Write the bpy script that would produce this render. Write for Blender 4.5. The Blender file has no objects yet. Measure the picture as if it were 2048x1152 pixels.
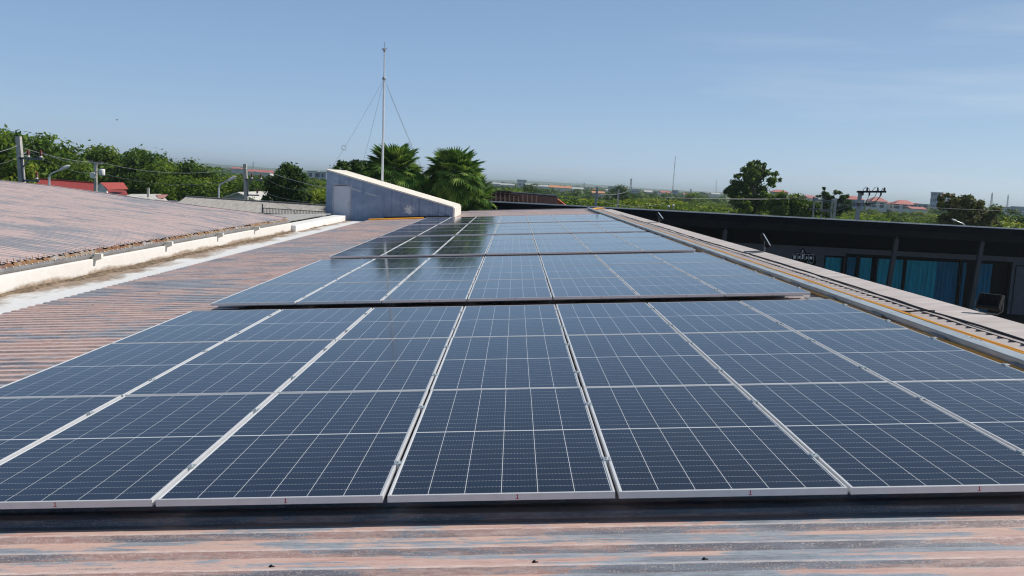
import bpy, math, random
import numpy as np
from mathutils import Vector, Matrix

# ------------------------------------------------------------------ camera, sky, sun, exposure
SC = bpy.context.scene
COL = SC.collection
F = 1780.0                                   # focal length in pixels of a 2048 px wide picture
R = np.array([[0.99866259, 0.0516459, 0.00239533],
              [0.00370899, -0.11777644, 0.99303321],
              [0.0515682, -0.99169623, -0.11781048]])   # rows: world X, Y, Z seen from the camera (right, down, forward)
cd = bpy.data.cameras.new('camera')
cam = bpy.data.objects.new('camera', cd)
COL.objects.link(cam)
cam.matrix_world = Matrix(((R[0, 0], -R[0, 1], -R[0, 2], 0),
                           (R[1, 0], -R[1, 1], -R[1, 2], 0),
                           (R[2, 0], -R[2, 1], -R[2, 2], 0), (0, 0, 0, 1)))
cd.sensor_width = 36
cd.lens = F / 2048 * 36
cd.clip_start = 0.05
cd.clip_end = 12000
SC.camera = cam
SUN_EL, SUN_AZ = math.radians(46), math.radians(76)      # azimuth from +Y (away from the camera) towards +X (right)
SUN_DIR = Vector((math.sin(SUN_AZ) * math.cos(SUN_EL), math.cos(SUN_AZ) * math.cos(SUN_EL), math.sin(SUN_EL)))
sl = bpy.data.lights.new('sun', 'SUN')
sl.energy = 4.9
sl.angle = math.radians(0.53)
sl.color = (1.0, 0.935, 0.85)
so = bpy.data.objects.new('sun', sl)
so.rotation_euler = SUN_DIR.to_track_quat('Z', 'Y').to_euler()
so.location = (30, 30, 60)
COL.objects.link(so)
wd = bpy.data.worlds.new('World')
SC.world = wd
wd.use_nodes = True
nt = wd.node_tree
bgn = nt.nodes['Background']
sky = nt.nodes.new('ShaderNodeTexSky')
sky.sky_type = 'NISHITA'
sky.sun_disc = False
sky.sun_elevation = SUN_EL
sky.sun_rotation = SUN_AZ
sky.altitude = 0
sky.air_density = 0.6
sky.dust_density = 0.3
sky.ozone_density = 3.0
# faint high cirrus
tc = nt.nodes.new('ShaderNodeTexCoord')
mp = nt.nodes.new('ShaderNodeMapping')
mp.inputs['Scale'].default_value = (1.6, 1.6, 16)
mp.inputs['Rotation'].default_value = (0.0, 0.05, 0.0)
nz = nt.nodes.new('ShaderNodeTexNoise')
nz.inputs['Scale'].default_value = 1.7
nz.inputs['Detail'].default_value = 7
nz.inputs['Roughness'].default_value = 0.55
cr = nt.nodes.new('ShaderNodeValToRGB')
cr.color_ramp.elements[0].position = 0.5
cr.color_ramp.elements[1].position = 0.8
cr.color_ramp.elements[1].color = (0.42, 0.42, 0.42, 1)
mx = nt.nodes.new('ShaderNodeMix')
mx.data_type = 'RGBA'
mx.inputs['B'].default_value = (6.6, 7.4, 8.6, 1)
nt.links.new(tc.outputs['Generated'], mp.inputs['Vector'])
nt.links.new(mp.outputs['Vector'], nz.inputs['Vector'])
nt.links.new(nz.outputs['Fac'], cr.inputs['Fac'])
vx = nt.nodes.new('ShaderNodeMapRange')              # the wisps stand to the right
vx.interpolation_type = 'SMOOTHSTEP'
vx.inputs['From Min'].default_value = -0.05
vx.inputs['From Max'].default_value = 0.45
cs = nt.nodes.new('ShaderNodeSeparateXYZ')
nt.links.new(tc.outputs['Generated'], cs.inputs[0])
nt.links.new(cs.outputs['X'], vx.inputs['Value'])
cm2 = nt.nodes.new('ShaderNodeMath')
cm2.operation = 'MULTIPLY'
nt.links.new(cr.outputs['Color'], cm2.inputs[0])
nt.links.new(vx.outputs[0], cm2.inputs[1])
nt.links.new(cm2.outputs[0], mx.inputs['Factor'])
# thin even veil over the clear sky
sg = nt.nodes.new('ShaderNodeVectorMath')
sg.operation = 'MULTIPLY_ADD'
sg.inputs[1].default_value = (0.62, 0.52, 0.28)
sg.inputs[2].default_value = (1.45, 2.48, 4.85)
nt.links.new(sky.outputs['Color'], sg.inputs[0])
vz = nt.nodes.new('ShaderNodeSeparateXYZ')
nt.links.new(tc.outputs['Generated'], vz.inputs[0])
vr = nt.nodes.new('ShaderNodeMapRange')              # the veil thins towards the zenith
vr.interpolation_type = 'SMOOTHSTEP'
vr.inputs['From Min'].default_value = -0.05
vr.inputs['From Max'].default_value = 0.75
vr.inputs['To Min'].default_value = 1.2
vr.inputs['To Max'].default_value = 0.25
nt.links.new(vz.outputs['Z'], vr.inputs['Value'])
vm = nt.nodes.new('ShaderNodeVectorMath')
vm.operation = 'SCALE'
vm.inputs[0].default_value = (1.45, 2.48, 4.85)
nt.links.new(vr.outputs[0], vm.inputs['Scale'])
nt.links.new(vm.outputs[0], sg.inputs[2])
nt.links.new(sg.outputs[0], mx.inputs['A'])
nt.links.new(mx.outputs['Result'], bgn.inputs['Color'])
bgn.inputs['Strength'].default_value = 0.1
SC.view_settings.view_transform = 'Standard'
SC.view_settings.look = 'None'
SC.view_settings.exposure = 0.0
SC.view_settings.gamma = 1.0
SC.render.engine = 'CYCLES'
SC.cycles.max_bounces = 6
SC.cycles.transparent_max_bounces = 6
SC.cycles.volume_bounces = 0
SC.cycles.filter_width = 1.15

GZ = -8.0                                    # ground height below the eye


def at(px, py, Y):
    """the point of the place at depth Y that the photograph shows at (px, py)"""
    d = R @ np.array([px - 1024.0, py - 576.0, F])
    d = d * (Y / d[1])
    return Vector((float(d[0]), float(d[1]), float(d[2])))


def pxm(Y):
    return Y / F                             # metres per photograph pixel at depth Y


# ------------------------------------------------------------------ helpers
def tag(o, label=None, cat=None, group=None, kind=None):
    if label: o['label'] = label
    if cat: o['category'] = cat
    if group: o['group'] = group
    if kind: o['kind'] = kind
    return o


def empty(name, loc=(0, 0, 0), rot=(0, 0, 0)):
    o = bpy.data.objects.new(name, None)
    o.empty_display_size = 0.2
    o.location = loc
    o.rotation_euler = rot
    COL.objects.link(o)
    return o


def copy_tree(o, parent=None):
    c = o.copy()
    COL.objects.link(c)
    if parent is not None:
        c.parent = parent
    for ch in list(o.children):
        copy_tree(ch, c)
    return c


class MB:
    """collects shapes and links them as one mesh object"""
    def __init__(s):
        s.v, s.f, s.m, s.sm = [], [], [], []

    def add(s, vs, fs, mi=0, smooth=False):
        b = len(s.v)
        s.v += [tuple(p) for p in vs]
        for f in fs:
            s.f.append(tuple(i + b for i in f))
            s.m.append(mi)
            s.sm.append(smooth)
        return s

    def box(s, lo, hi, mi=0):
        x0, y0, z0 = lo
        x1, y1, z1 = hi
        return s.add([(x0, y0, z0), (x1, y0, z0), (x1, y1, z0), (x0, y1, z0), (x0, y0, z1), (x1, y0, z1), (x1, y1, z1), (x0, y1, z1)],
                     [(0, 3, 2, 1), (4, 5, 6, 7), (0, 1, 5, 4), (1, 2, 6, 5), (2, 3, 7, 6), (3, 0, 4, 7)], mi)

    def bbox(s, lo, hi, b=0.01, mi=0):
        """box with chamfered upper edges"""
        x0, y0, z0 = lo
        x1, y1, z1 = hi
        zt = z1 - b
        vs = [(x0, y0, z0), (x1, y0, z0), (x1, y1, z0), (x0, y1, z0), (x0, y0, zt), (x1, y0, zt), (x1, y1, zt), (x0, y1, zt),
              (x0 + b, y0 + b, z1), (x1 - b, y0 + b, z1), (x1 - b, y1 - b, z1), (x0 + b, y1 - b, z1)]
        fs = [(0, 3, 2, 1), (8, 9, 10, 11)]
        for i in range(4):
            j = (i + 1) % 4
            fs += [(i, j, j + 4, i + 4), (i + 4, j + 4, j + 8, i + 8)]
        return s.add(vs, fs, mi)

    def bar(s, p, q, w, h=None, mi=0, up=(0, 0, 1), w2=None, h2=None):
        p, q = Vector(p), Vector(q)
        h = w if h is None else h
        w2 = w if w2 is None else w2
        h2 = h if h2 is None else h2
        d = (q - p).normalized()
        u = Vector(up)
        if abs(d.dot(u)) > 0.98: u = Vector((0, 1, 0))
        a = d.cross(u).normalized()
        b = a.cross(d).normalized()
        vs = []
        for c, ww, hh in ((p, w, h), (q, w2, h2)):
            for sx, sy in ((-1, -1), (1, -1), (1, 1), (-1, 1)):
                vs.append(c + a * (sx * ww / 2) + b * (sy * hh / 2))
        return s.add(vs, [(0, 1, 2, 3), (7, 6, 5, 4), (0, 4, 5, 1), (1, 5, 6, 2), (2, 6, 7, 3), (3, 7, 4, 0)], mi)

    def tube(s, pts, r, n=8, mi=0, smooth=True):
        pts = [Vector(p) for p in pts]
        rs = r if isinstance(r, (list, tuple)) else [r] * len(pts)
        vs, fs = [], []
        prev = None
        for i, p in enumerate(pts):
            d = (pts[min(i + 1, len(pts) - 1)] - pts[max(i - 1, 0)]).normalized()
            u = Vector((0, 0, 1)) if abs(d.z) < 0.95 else Vector((1, 0, 0))
            if prev is not None:
                u = prev
            a = d.cross(u).normalized()
            b = a.cross(d).normalized()
            prev = b
            for k in range(n):
                t = 2 * math.pi * k / n
                vs.append(p + (a * math.cos(t) + b * math.sin(t)) * rs[i])
        for i in range(len(pts) - 1):
            for k in range(n):
                k2 = (k + 1) % n
                fs.append((i * n + k, i * n + k2, (i + 1) * n + k2, (i + 1) * n + k))
        s.add(vs, fs, mi, smooth)
        s.add(vs[:n], [tuple(range(n))[::-1]], mi)
        s.add(vs[-n:], [tuple(range(n))], mi)
        return s

    def lathe(s, c, prof, n=12, mi=0, smooth=True):
        vs, fs = [], []
        for (r, z) in prof:
            for k in range(n):
                t = 2 * math.pi * k / n
                vs.append((c[0] + r * math.cos(t), c[1] + r * math.sin(t), c[2] + z))
        for i in range(len(prof) - 1):
            for k in range(n):
                k2 = (k + 1) % n
                fs.append((i * n + k, i * n + k2, (i + 1) * n + k2, (i + 1) * n + k))
        return s.add(vs, fs, mi, smooth)

    def ball(s, c, r, n=12, mi=0, sz=1.0):
        prof = [(max(1e-4, r * math.sin(math.pi * i / n)), -r * sz * math.cos(math.pi * i / n)) for i in range(n + 1)]
        return s.lathe(c, prof, n, mi)

    def prism(s, poly, vec, mi=0):
        """closed polygon (list of 3-D points) pushed along vec"""
        n = len(poly)
        p = [Vector(q) for q in poly]
        vs = p + [q + Vector(vec) for q in p]
        fs = [tuple(range(n)), tuple(range(2 * n - 1, n - 1, -1))]
        for i in range(n):
            j = (i + 1) % n
            fs.append((i, i + n, j + n, j))
        return s.add(vs, fs, mi)

    def build(s, name, mats, parent=None, loc=None):
        me = bpy.data.meshes.new(name)
        me.from_pydata(s.v, [], s.f)
        if not isinstance(mats, (list, tuple)): mats = [mats]
        for m in mats: me.materials.append(m)
        me.polygons.foreach_set('material_index', s.m)
        me.polygons.foreach_set('use_smooth', s.sm)
        me.update()
        o = bpy.data.objects.new(name, me)
        COL.objects.link(o)
        if parent is not None: o.parent = parent
        if loc is not None: o.location = loc
        return o


def fix_normals(o):
    import bmesh
    bm = bmesh.new()
    bm.from_mesh(o.data)
    bmesh.ops.recalc_face_normals(bm, faces=bm.faces)
    bm.to_mesh(o.data)
    bm.free()


# ------------------------------------------------------------------ materials
def new_mat(name):
    m = bpy.data.materials.new(name)
    m.use_nodes = True
    return m, m.node_tree, m.node_tree.nodes['Principled BSDF']


def N(t, kind, **kw):
    n = t.nodes.new(kind)
    for k, v in kw.items():
        if k in n.inputs:
            n.inputs[k].default_value = v
        else:
            setattr(n, k, v)
    return n


def math_node(t, op, a, b=None, clamp=False):
    n = t.nodes.new('ShaderNodeMath')
    n.operation = op
    n.use_clamp = clamp
    for i, v in enumerate((a, b)):
        if v is None: continue
        if isinstance(v, (int, float)): n.inputs[i].default_value = v
        else: t.links.new(v, n.inputs[i])
    return n.outputs[0]


def mix_col(t, fac, a, b):
    n = t.nodes.new('ShaderNodeMix')
    n.data_type = 'RGBA'
    for nm, v in (('Factor', fac), ('A', a), ('B', b)):
        if isinstance(v, (int, float)): n.inputs[nm].default_value = v
        elif isinstance(v, tuple): n.inputs[nm].default_value = v if len(v) == 4 else v + (1,)
        else: t.links.new(v, n.inputs[nm])
    return n.outputs['Result']


def ramp(t, src, stops):
    n = t.nodes.new('ShaderNodeValToRGB')
    e = n.color_ramp.elements
    while len(e) < len(stops): e.new(0.5)
    for el, (p, c) in zip(e, stops):
        el.position = p
        el.color = c if len(c) == 4 else tuple(c) + (1,)
    t.links.new(src, n.inputs['Fac'])
    return n.outputs['Color']


def noise(t, vec, scale, detail=4, rough=0.55, dist=0.0):
    n = t.nodes.new('ShaderNodeTexNoise')
    n.inputs['Scale'].default_value = scale
    n.inputs['Detail'].default_value = detail
    n.inputs['Roughness'].default_value = rough
    n.inputs['Distortion'].default_value = dist
    if vec is not None: t.links.new(vec, n.inputs['Vector'])
    return n.outputs['Fac']


def mapped(t, scale, loc=(0, 0, 0), coord='Object', rot=(0, 0, 0)):
    c = t.nodes.new('ShaderNodeTexCoord')
    m = t.nodes.new('ShaderNodeMapping')
    m.inputs['Scale'].default_value = scale
    m.inputs['Location'].default_value = loc
    m.inputs['Rotation'].default_value = rot
    t.links.new(c.outputs[coord], m.inputs['Vector'])
    return m.outputs['Vector']


def bump(t, bsdf, height, strength=0.3, dist=0.02):
    b = t.nodes.new('ShaderNodeBump')
    b.inputs['Strength'].default_value = strength
    b.inputs['Distance'].default_value = dist
    t.links.new(height, b.inputs['Height'])
    t.links.new(b.outputs['Normal'], bsdf.inputs['Normal'])


def plain(name, col, rough=0.6, metal=0.0, var=0.15, scale=6.0, spec=0.5, stretch=(1, 1, 1), bmp=0.0):
    m, t, b = new_mat(name)
    f = noise(t, mapped(t, stretch), scale, 5)
    dark = tuple(max(0, c * (1 - var)) for c in col)
    lite = tuple(min(1, c * (1 + var)) for c in col)
    c = ramp(t, f, [(0.3, dark), (0.7, lite)])
    t.links.new(c, b.inputs['Base Color'])
    b.inputs['Roughness'].default_value = rough
    b.inputs['Metallic'].default_value = metal
    b.inputs['Specular IOR Level'].default_value = spec
    if bmp: bump(t, b, f, bmp)
    return m


def roof_material(name, pink, red, blue, dark, shift=0.0, bare=0.5, rough=0.43, pitch=0.215, pale=None):
    """peeling paint on ribbed metal sheet: streaks run along X, the ribs"""
    m, t, b = new_mat(name)
    co = t.nodes.new('ShaderNodeTexCoord').outputs['Object']
    sp = t.nodes.new('ShaderNodeSeparateXYZ')
    t.links.new(co, sp.inputs[0])
    ry = math_node(t, 'MULTIPLY', sp.outputs['Y'], 1 / pitch)
    fr_ = math_node(t, 'FRACT', ry)
    # rib flats and flanks peel differently, and every rib a little differently
    zone = math_node(t, 'ADD', math_node(t, 'FLOOR', ry), math_node(t, 'MULTIPLY', math_node(t, 'GREATER_THAN', fr_, 0.41), 0.37))
    wn = t.nodes.new('ShaderNodeTexWhiteNoise')
    wn.noise_dimensions = '1D'
    t.links.new(zone, wn.inputs['W'])
    cx = t.nodes.new('ShaderNodeCombineXYZ')
    t.links.new(math_node(t, 'ADD', math_node(t, 'MULTIPLY', sp.outputs['X'], 0.6), math_node(t, 'MULTIPLY', wn.outputs['Value'], 0.9)), cx.inputs[0])
    t.links.new(math_node(t, 'MULTIPLY', sp.outputs['Y'], 0.7), cx.inputs[1])
    cx.inputs[2].default_value = shift
    large = noise(t, cx.outputs[0], 1.2, 6, 0.62)
    streak = noise(t, mapped(t, (0.9, 13, 1), (3 + shift, 7, 0)), 1.6, 6, 0.62)
    fine = noise(t, mapped(t, (6, 40, 1), (shift, 2, 0)), 2.2, 6, 0.72)
    grain = noise(t, mapped(t, (38, 80, 1), (shift, 2, 0)), 3.0, 3, 0.75)
    broad = noise(t, mapped(t, (0.13, 0.35, 1), (shift * 2, 5, 0)), 1.0, 3, 0.5)
    s = 0.5
    for nz_, k_ in ((large, 1.7), (streak, 0.9), (fine, 0.45), (broad, 0.7)):
        s = math_node(t, 'ADD', math_node(t, 'MULTIPLY', math_node(t, 'SUBTRACT', nz_, 0.5), k_), s)
    paint = ramp(t, s, [(bare - 0.03, (0, 0, 0)), (bare + 0.03, (1, 1, 1))])
    tone = ramp(t, math_node(t, 'ADD', math_node(t, 'MULTIPLY', streak, 0.6), math_node(t, 'MULTIPLY', fine, 0.4)),
                [(0.34, red), (0.45, tuple(0.4 * a + 0.6 * c for a, c in zip(red, pink))), (0.54, pink), (0.68, tuple(min(1, c * 1.15) for c in pink))])
    greyed = ramp(t, broad, [(0.35, (0, 0, 0)), (0.65, (1, 1, 1))])
    tone = mix_col(t, math_node(t, 'MULTIPLY', greyed, 0.2), tone, tuple(0.55 * a + 0.45 * c for a, c in zip(pink, blue)))
    bl = ramp(t, math_node(t, 'ADD', math_node(t, 'MULTIPLY', fine, 0.5), math_node(t, 'MULTIPLY', large, 0.5)), [(0.38, tuple(c * 1.25 for c in blue)), (0.5, blue), (0.62, tuple(c * 0.62 for c in blue))])
    c = mix_col(t, paint, tone, bl)
    # speckled dark remains along the rib flanks
    fl = math_node(t, 'MULTIPLY', math_node(t, 'GREATER_THAN', fr_, 0.32), math_node(t, 'LESS_THAN', fr_, 0.475))
    thr = math_node(t, 'ADD', math_node(t, 'MULTIPLY', grain, 0.55), math_node(t, 'MULTIPLY', streak, 0.55))
    thr = math_node(t, 'ADD', thr, math_node(t, 'MULTIPLY', fl, 0.085))
    spots = ramp(t, thr, [(0.615, (0, 0, 0)), (0.65, (1, 1, 1))])
    c = mix_col(t, math_node(t, 'MULTIPLY', spots, 0.75), c, dark)
    # a pale highlight is painted along the rib edges; white grains left on the flanks
    cre = math_node(t, 'MULTIPLY', math_node(t, 'GREATER_THAN', fr_, 0.475), math_node(t, 'LESS_THAN', fr_, 0.56))
    edge_light = math_node(t, 'MULTIPLY', cre, ramp(t, fine, [(0.40, (0, 0, 0)), (0.55, (1, 1, 1))]))
    chips = math_node(t, 'MULTIPLY', fl, ramp(t, math_node(t, 'ADD', math_node(t, 'MULTIPLY', grain, 0.6), math_node(t, 'MULTIPLY', fine, 0.4)), [(0.53, (0, 0, 0)), (0.57, (1, 1, 1))]))
    c = mix_col(t, math_node(t, 'MULTIPLY', math_node(t, 'MAXIMUM', edge_light, chips), 0.6), c, (0.70, 0.61, 0.58))
    if pale is not None:
        # the upper edge of the sheets has weathered to a dusty pale grey
        mr = t.nodes.new('ShaderNodeMapRange')
        mr.inputs['From Min'].default_value = 4.1
        mr.inputs['From Max'].default_value = 4.7
        t.links.new(math_node(t, 'ADD', sp.outputs['X'], math_node(t, 'MULTIPLY', streak, 0.8)), mr.inputs['Value'])
        c = mix_col(t, math_node(t, 'MULTIPLY', mr.outputs[0], 0.8), c, ramp(t, streak, [(0.3, tuple(q * 0.8 for q in pale)), (0.7, pale)]))
    g = ramp(t, grain, [(0.3, (0.88, 0.88, 0.88)), (0.7, (1.12, 1.12, 1.12))])
    mm = t.nodes.new('ShaderNodeMix')
    mm.data_type = 'RGBA'
    mm.blend_type = 'MULTIPLY'
    mm.inputs['Factor'].default_value = 1
    t.links.new(c, mm.inputs['A'])
    t.links.new(g, mm.inputs['B'])
    t.links.new(mm.outputs['Result'], b.inputs['Base Color'])
    b.inputs['Roughness'].default_value = rough
    b.inputs['Specular IOR Level'].default_value = 0.5
    bump(t, b, math_node(t, 'ADD', fine, grain), 0.22, 0.003)
    return m


M = {}
M['roof'] = roof_material('peeling_roof_paint', (0.62, 0.45, 0.39), (0.42, 0.235, 0.21), (0.31, 0.355, 0.415), (0.15, 0.135, 0.155), 0.0, 0.545, pale=(0.50, 0.455, 0.44))
M['roof_left'] = roof_material('faded_roof_paint', (0.62, 0.475, 0.44), (0.50, 0.345, 0.32), (0.31, 0.325, 0.365), (0.22, 0.21, 0.24), 11.0, 0.545, pitch=0.2)
M['alu'] = plain('anodised_aluminium', (0.62, 0.635, 0.66), 0.42, 0.2, 0.05, 20)
M['galv'] = plain('galvanised_steel', (0.50, 0.55, 0.57), 0.42, 0.6, 0.18, 9, stretch=(1, 0.3, 1))
M['zinc_dull'] = plain('dull_zinc', (0.30, 0.31, 0.33), 0.5, 0.5, 0.2, 9)
M['orange'] = plain('orange_conduit', (0.72, 0.33, 0.015), 0.45, 0, 0.1, 12)
M['ochre'] = plain('ochre_pipe', (0.62, 0.30, 0.03), 0.5, 0, 0.15, 12)
M['black'] = plain('black_rubber', (0.012, 0.012, 0.013), 0.6)
M['ink'] = plain('dark_ink', (0.02, 0.02, 0.02), 0.8)
M['red_ink'] = plain('red_marker', (0.42, 0.02, 0.03), 0.7)
M['cap'] = plain('grey_cement_flashing', (0.45, 0.41, 0.40), 0.75, 0, 0.2, 2.0, stretch=(1, 3, 1), bmp=0.1)
M['coping'] = plain('cream_coping', (0.70, 0.67, 0.60), 0.8, 0, 0.12, 1.5)
M['grey_door'] = plain('pale_grey_door', (0.50, 0.54, 0.62), 0.5, 0, 0.05, 2)
M['door_frame'] = plain('grey_door_frame', (0.36, 0.37, 0.42), 0.6)
M['steel'] = plain('bright_steel', (0.72, 0.73, 0.75), 0.35, 0.5, 0.06)
M['white'] = plain('white_paint', (0.78, 0.78, 0.77), 0.6, 0, 0.06, 3)
M['conc'] = plain('pole_concrete', (0.44, 0.43, 0.40), 0.85, 0, 0.18, 5, bmp=0.2)
M['arm'] = plain('grey_crossarm_steel', (0.16, 0.17, 0.19), 0.6, 0.3)
M['porc'] = plain('brown_porcelain', (0.13, 0.022, 0.015), 0.3)
M['dporc'] = plain('black_insulator', (0.02, 0.018, 0.018), 0.35)
M['wire'] = plain('wire_grey', (0.16, 0.17, 0.18), 0.5, 0.4)
M['wire_light'] = plain('wire_aluminium', (0.42, 0.44, 0.45), 0.5, 0.3)
M['tile_red'] = plain('red_roof_tiles', (0.30, 0.045, 0.038), 0.65, 0, 0.2, 3, stretch=(1, 4, 4))
M['fibre'] = plain('grey_fibre_sheet', (0.26, 0.255, 0.25), 0.85, 0, 0.25, 2.5, stretch=(3, 0.5, 0.5))
M['fibre_light'] = plain('light_fibre_sheet', (0.50, 0.49, 0.47), 0.8, 0, 0.2, 2.5)
M['pinkroof'] = plain('pink_sheet', (0.42, 0.20, 0.18), 0.8, 0, 0.2, 2)
M['bluewall'] = plain('pale_blue_wall', (0.45, 0.53, 0.56), 0.8)
M['cream_wall'] = plain('cream_wall', (0.62, 0.60, 0.55), 0.8)
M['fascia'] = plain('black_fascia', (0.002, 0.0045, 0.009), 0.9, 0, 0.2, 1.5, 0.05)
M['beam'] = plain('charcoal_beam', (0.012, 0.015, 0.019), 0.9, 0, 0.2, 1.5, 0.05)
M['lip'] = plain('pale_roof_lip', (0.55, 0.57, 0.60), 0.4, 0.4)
M['shaded_wall'] = plain('black_wall_in_shade', (0.0025, 0.0035, 0.005), 0.9, 0, 0.2, 2, 0.05)  # near-black colour paints in the deep shade under the overhang
M['greywall'] = plain('slate_wall', (0.095, 0.105, 0.130), 0.8, 0, 0.15, 2)
M['post'] = plain('grey_post', (0.04, 0.045, 0.055), 0.7)
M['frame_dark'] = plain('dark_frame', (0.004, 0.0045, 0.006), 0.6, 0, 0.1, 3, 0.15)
M['curtain'] = plain('teal_curtain', (0.008, 0.32, 0.42), 0.8, 0, 0.45, 3.0, stretch=(7, 0.2, 0.15))
M['curtain_dim'] = plain('deep_blue_curtain', (0.006, 0.15, 0.26), 0.8, 0, 0.5, 3.0, stretch=(7, 0.2, 0.15))
M['shaded_tile'] = plain('brown_tile_in_shade', (0.050, 0.020, 0.018), 0.85, 0, 0.3, 3, stretch=(4, 1, 1))  # dark brown is the unlit slope's shade put into the tile colour
M['orangetile'] = plain('orange_tile', (0.50, 0.12, 0.04), 0.7, 0, 0.2, 3)
M['bark'] = plain('bark', (0.14, 0.10, 0.075), 0.9, 0, 0.3, 6, stretch=(1, 1, 0.3), bmp=0.3)
M['lens'] = plain('floodlight_lens', (0.14, 0.15, 0.16), 0.2)
M['flood'] = plain('black_housing', (0.010, 0.011, 0.012), 0.6, 0, 0.1, 6, 0.2)
M['mast_red'] = plain('mast_red', (0.42, 0.16, 0.14), 0.6)
M['mast_white'] = plain('mast_white', (0.6, 0.6, 0.6), 0.6)
M['lattice'] = plain('lattice_grey', (0.30, 0.31, 0.33), 0.6)


def stained_concrete(name, base, stain, lo, hi, axis, scale=1.5, flip=False):
    """pale concrete with a brown dirt stain that thins out across a band lo..hi of one axis"""
    m, t, b = new_mat(name)
    co = t.nodes.new('ShaderNodeTexCoord').outputs['Object']
    sp = t.nodes.new('ShaderNodeSeparateXYZ')
    t.links.new(co, sp.inputs[0])
    n1 = noise(t, mapped(t, (1, 0.5, 1)), scale, 6, 0.6)
    n2 = noise(t, mapped(t, (2, 1, 2)), 6, 5, 0.65)
    mr = t.nodes.new('ShaderNodeMapRange')
    mr.inputs['From Min'].default_value = lo
    mr.inputs['From Max'].default_value = hi
    t.links.new(sp.outputs[axis], mr.inputs['Value'])
    fac = math_node(t, 'ADD', mr.outputs[0], math_node(t, 'MULTIPLY', math_node(t, 'SUBTRACT', n1, 0.5), 1.5))
    fac = ramp(t, fac, [(0.3, (1, 1, 1)), (0.62, (0, 0, 0))])
    basec = ramp(t, n2, [(0.3, tuple(c * 0.9 for c in base)), (0.7, base)])
    st = ramp(t, n2, [(0.35, tuple(c * 0.5 for c in stain)), (0.65, stain)])
    c = mix_col(t, math_node(t, 'MULTIPLY', fac, 0.9), basec, st)
    t.links.new(c, b.inputs['Base Color'])
    b.inputs['Roughness'].default_value = 0.85
    bump(t, b, n2, 0.2, 0.01)
    return m


M['channel'] = stained_concrete('white_channel_concrete', (0.66, 0.68, 0.70), (0.30, 0.21, 0.14), -8.45, -7.45, 'X')
M['parapet'] = stained_concrete('cream_parapet_paint', (0.74, 0.715, 0.68), (0.42, 0.31, 0.22), -2.32, -2.12, 'Z')


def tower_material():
    m, t, b = new_mat('weathered_render_blue_shade')
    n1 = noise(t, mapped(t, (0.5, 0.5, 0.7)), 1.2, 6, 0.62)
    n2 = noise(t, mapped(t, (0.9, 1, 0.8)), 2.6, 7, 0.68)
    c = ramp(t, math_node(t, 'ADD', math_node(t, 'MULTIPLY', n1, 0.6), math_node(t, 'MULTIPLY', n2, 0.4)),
             [(0.36, (0.135, 0.20, 0.30)), (0.5, (0.20, 0.275, 0.395)), (0.64, (0.29, 0.365, 0.48))])  # the blue of the wall's shade is mixed into the render colour
    # pale blotch where the plaster has come away, by the low end of the wall
    co = t.nodes.new('ShaderNodeTexCoord').outputs['Object']
    vs = t.nodes.new('ShaderNodeVectorMath')
    vs.operation = 'DISTANCE'
    t.links.new(co, vs.inputs[0])
    vs.inputs[1].default_value = (-5.2, 44.5, -1.62)
    d = math_node(t, 'ADD', vs.outputs['Value'], math_node(t, 'MULTIPLY', noise(t, mapped(t, (1, 1, 1)), 9, 5, 0.7), 0.9))
    k = ramp(t, d, [(0.6, (1, 1, 1)), (0.68, (0, 0, 0))])
    c = mix_col(t, k, c, (0.62, 0.66, 0.70))
    # broken line of old mortar that runs below the coping, parallel to it
    sp = t.nodes.new('ShaderNodeSeparateXYZ')
    t.links.new(co, sp.inputs[0])
    ln = math_node(t, 'ADD', sp.outputs['Z'], math_node(t, 'MULTIPLY', sp.outputs['X'], 0.2413))
    ln = math_node(t, 'ABSOLUTE', math_node(t, 'ADD', ln, 2.163 + 0.52))
    ln = math_node(t, 'ADD', ln, math_node(t, 'MULTIPLY', n2, 0.10))
    gate = ramp(t, noise(t, mapped(t, (1.2, 1, 1), (4, 0, 0)), 1.4, 4, 0.6), [(0.46, (0, 0, 0)), (0.54, (1, 1, 1))])
    lk = math_node(t, 'MULTIPLY', ramp(t, ln, [(0.07, (1, 1, 1)), (0.095, (0, 0, 0))]), gate)
    c = mix_col(t, math_node(t, 'MULTIPLY', lk, 0.6), c, (0.52, 0.54, 0.55))
    # rain streaks down from the coping
    st = ramp(t, noise(t, mapped(t, (3.2, 1, 0.12)), 2.2, 5, 0.6), [(0.52, (1, 1, 1)), (0.68, (0.62, 0.65, 0.7))])
    mm = t.nodes.new('ShaderNodeMix')
    mm.data_type = 'RGBA'
    mm.blend_type = 'MULTIPLY'
    mm.inputs['Factor'].default_value = 1
    t.links.new(c, mm.inputs['A'])
    t.links.new(st, mm.inputs['B'])
    c = mm.outputs['Result']
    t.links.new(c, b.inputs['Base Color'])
    b.inputs['Roughness'].default_value = 0.85
    bump(t, b, n2, 0.15, 0.02)
    return m


M['tower'] = tower_material()


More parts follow.
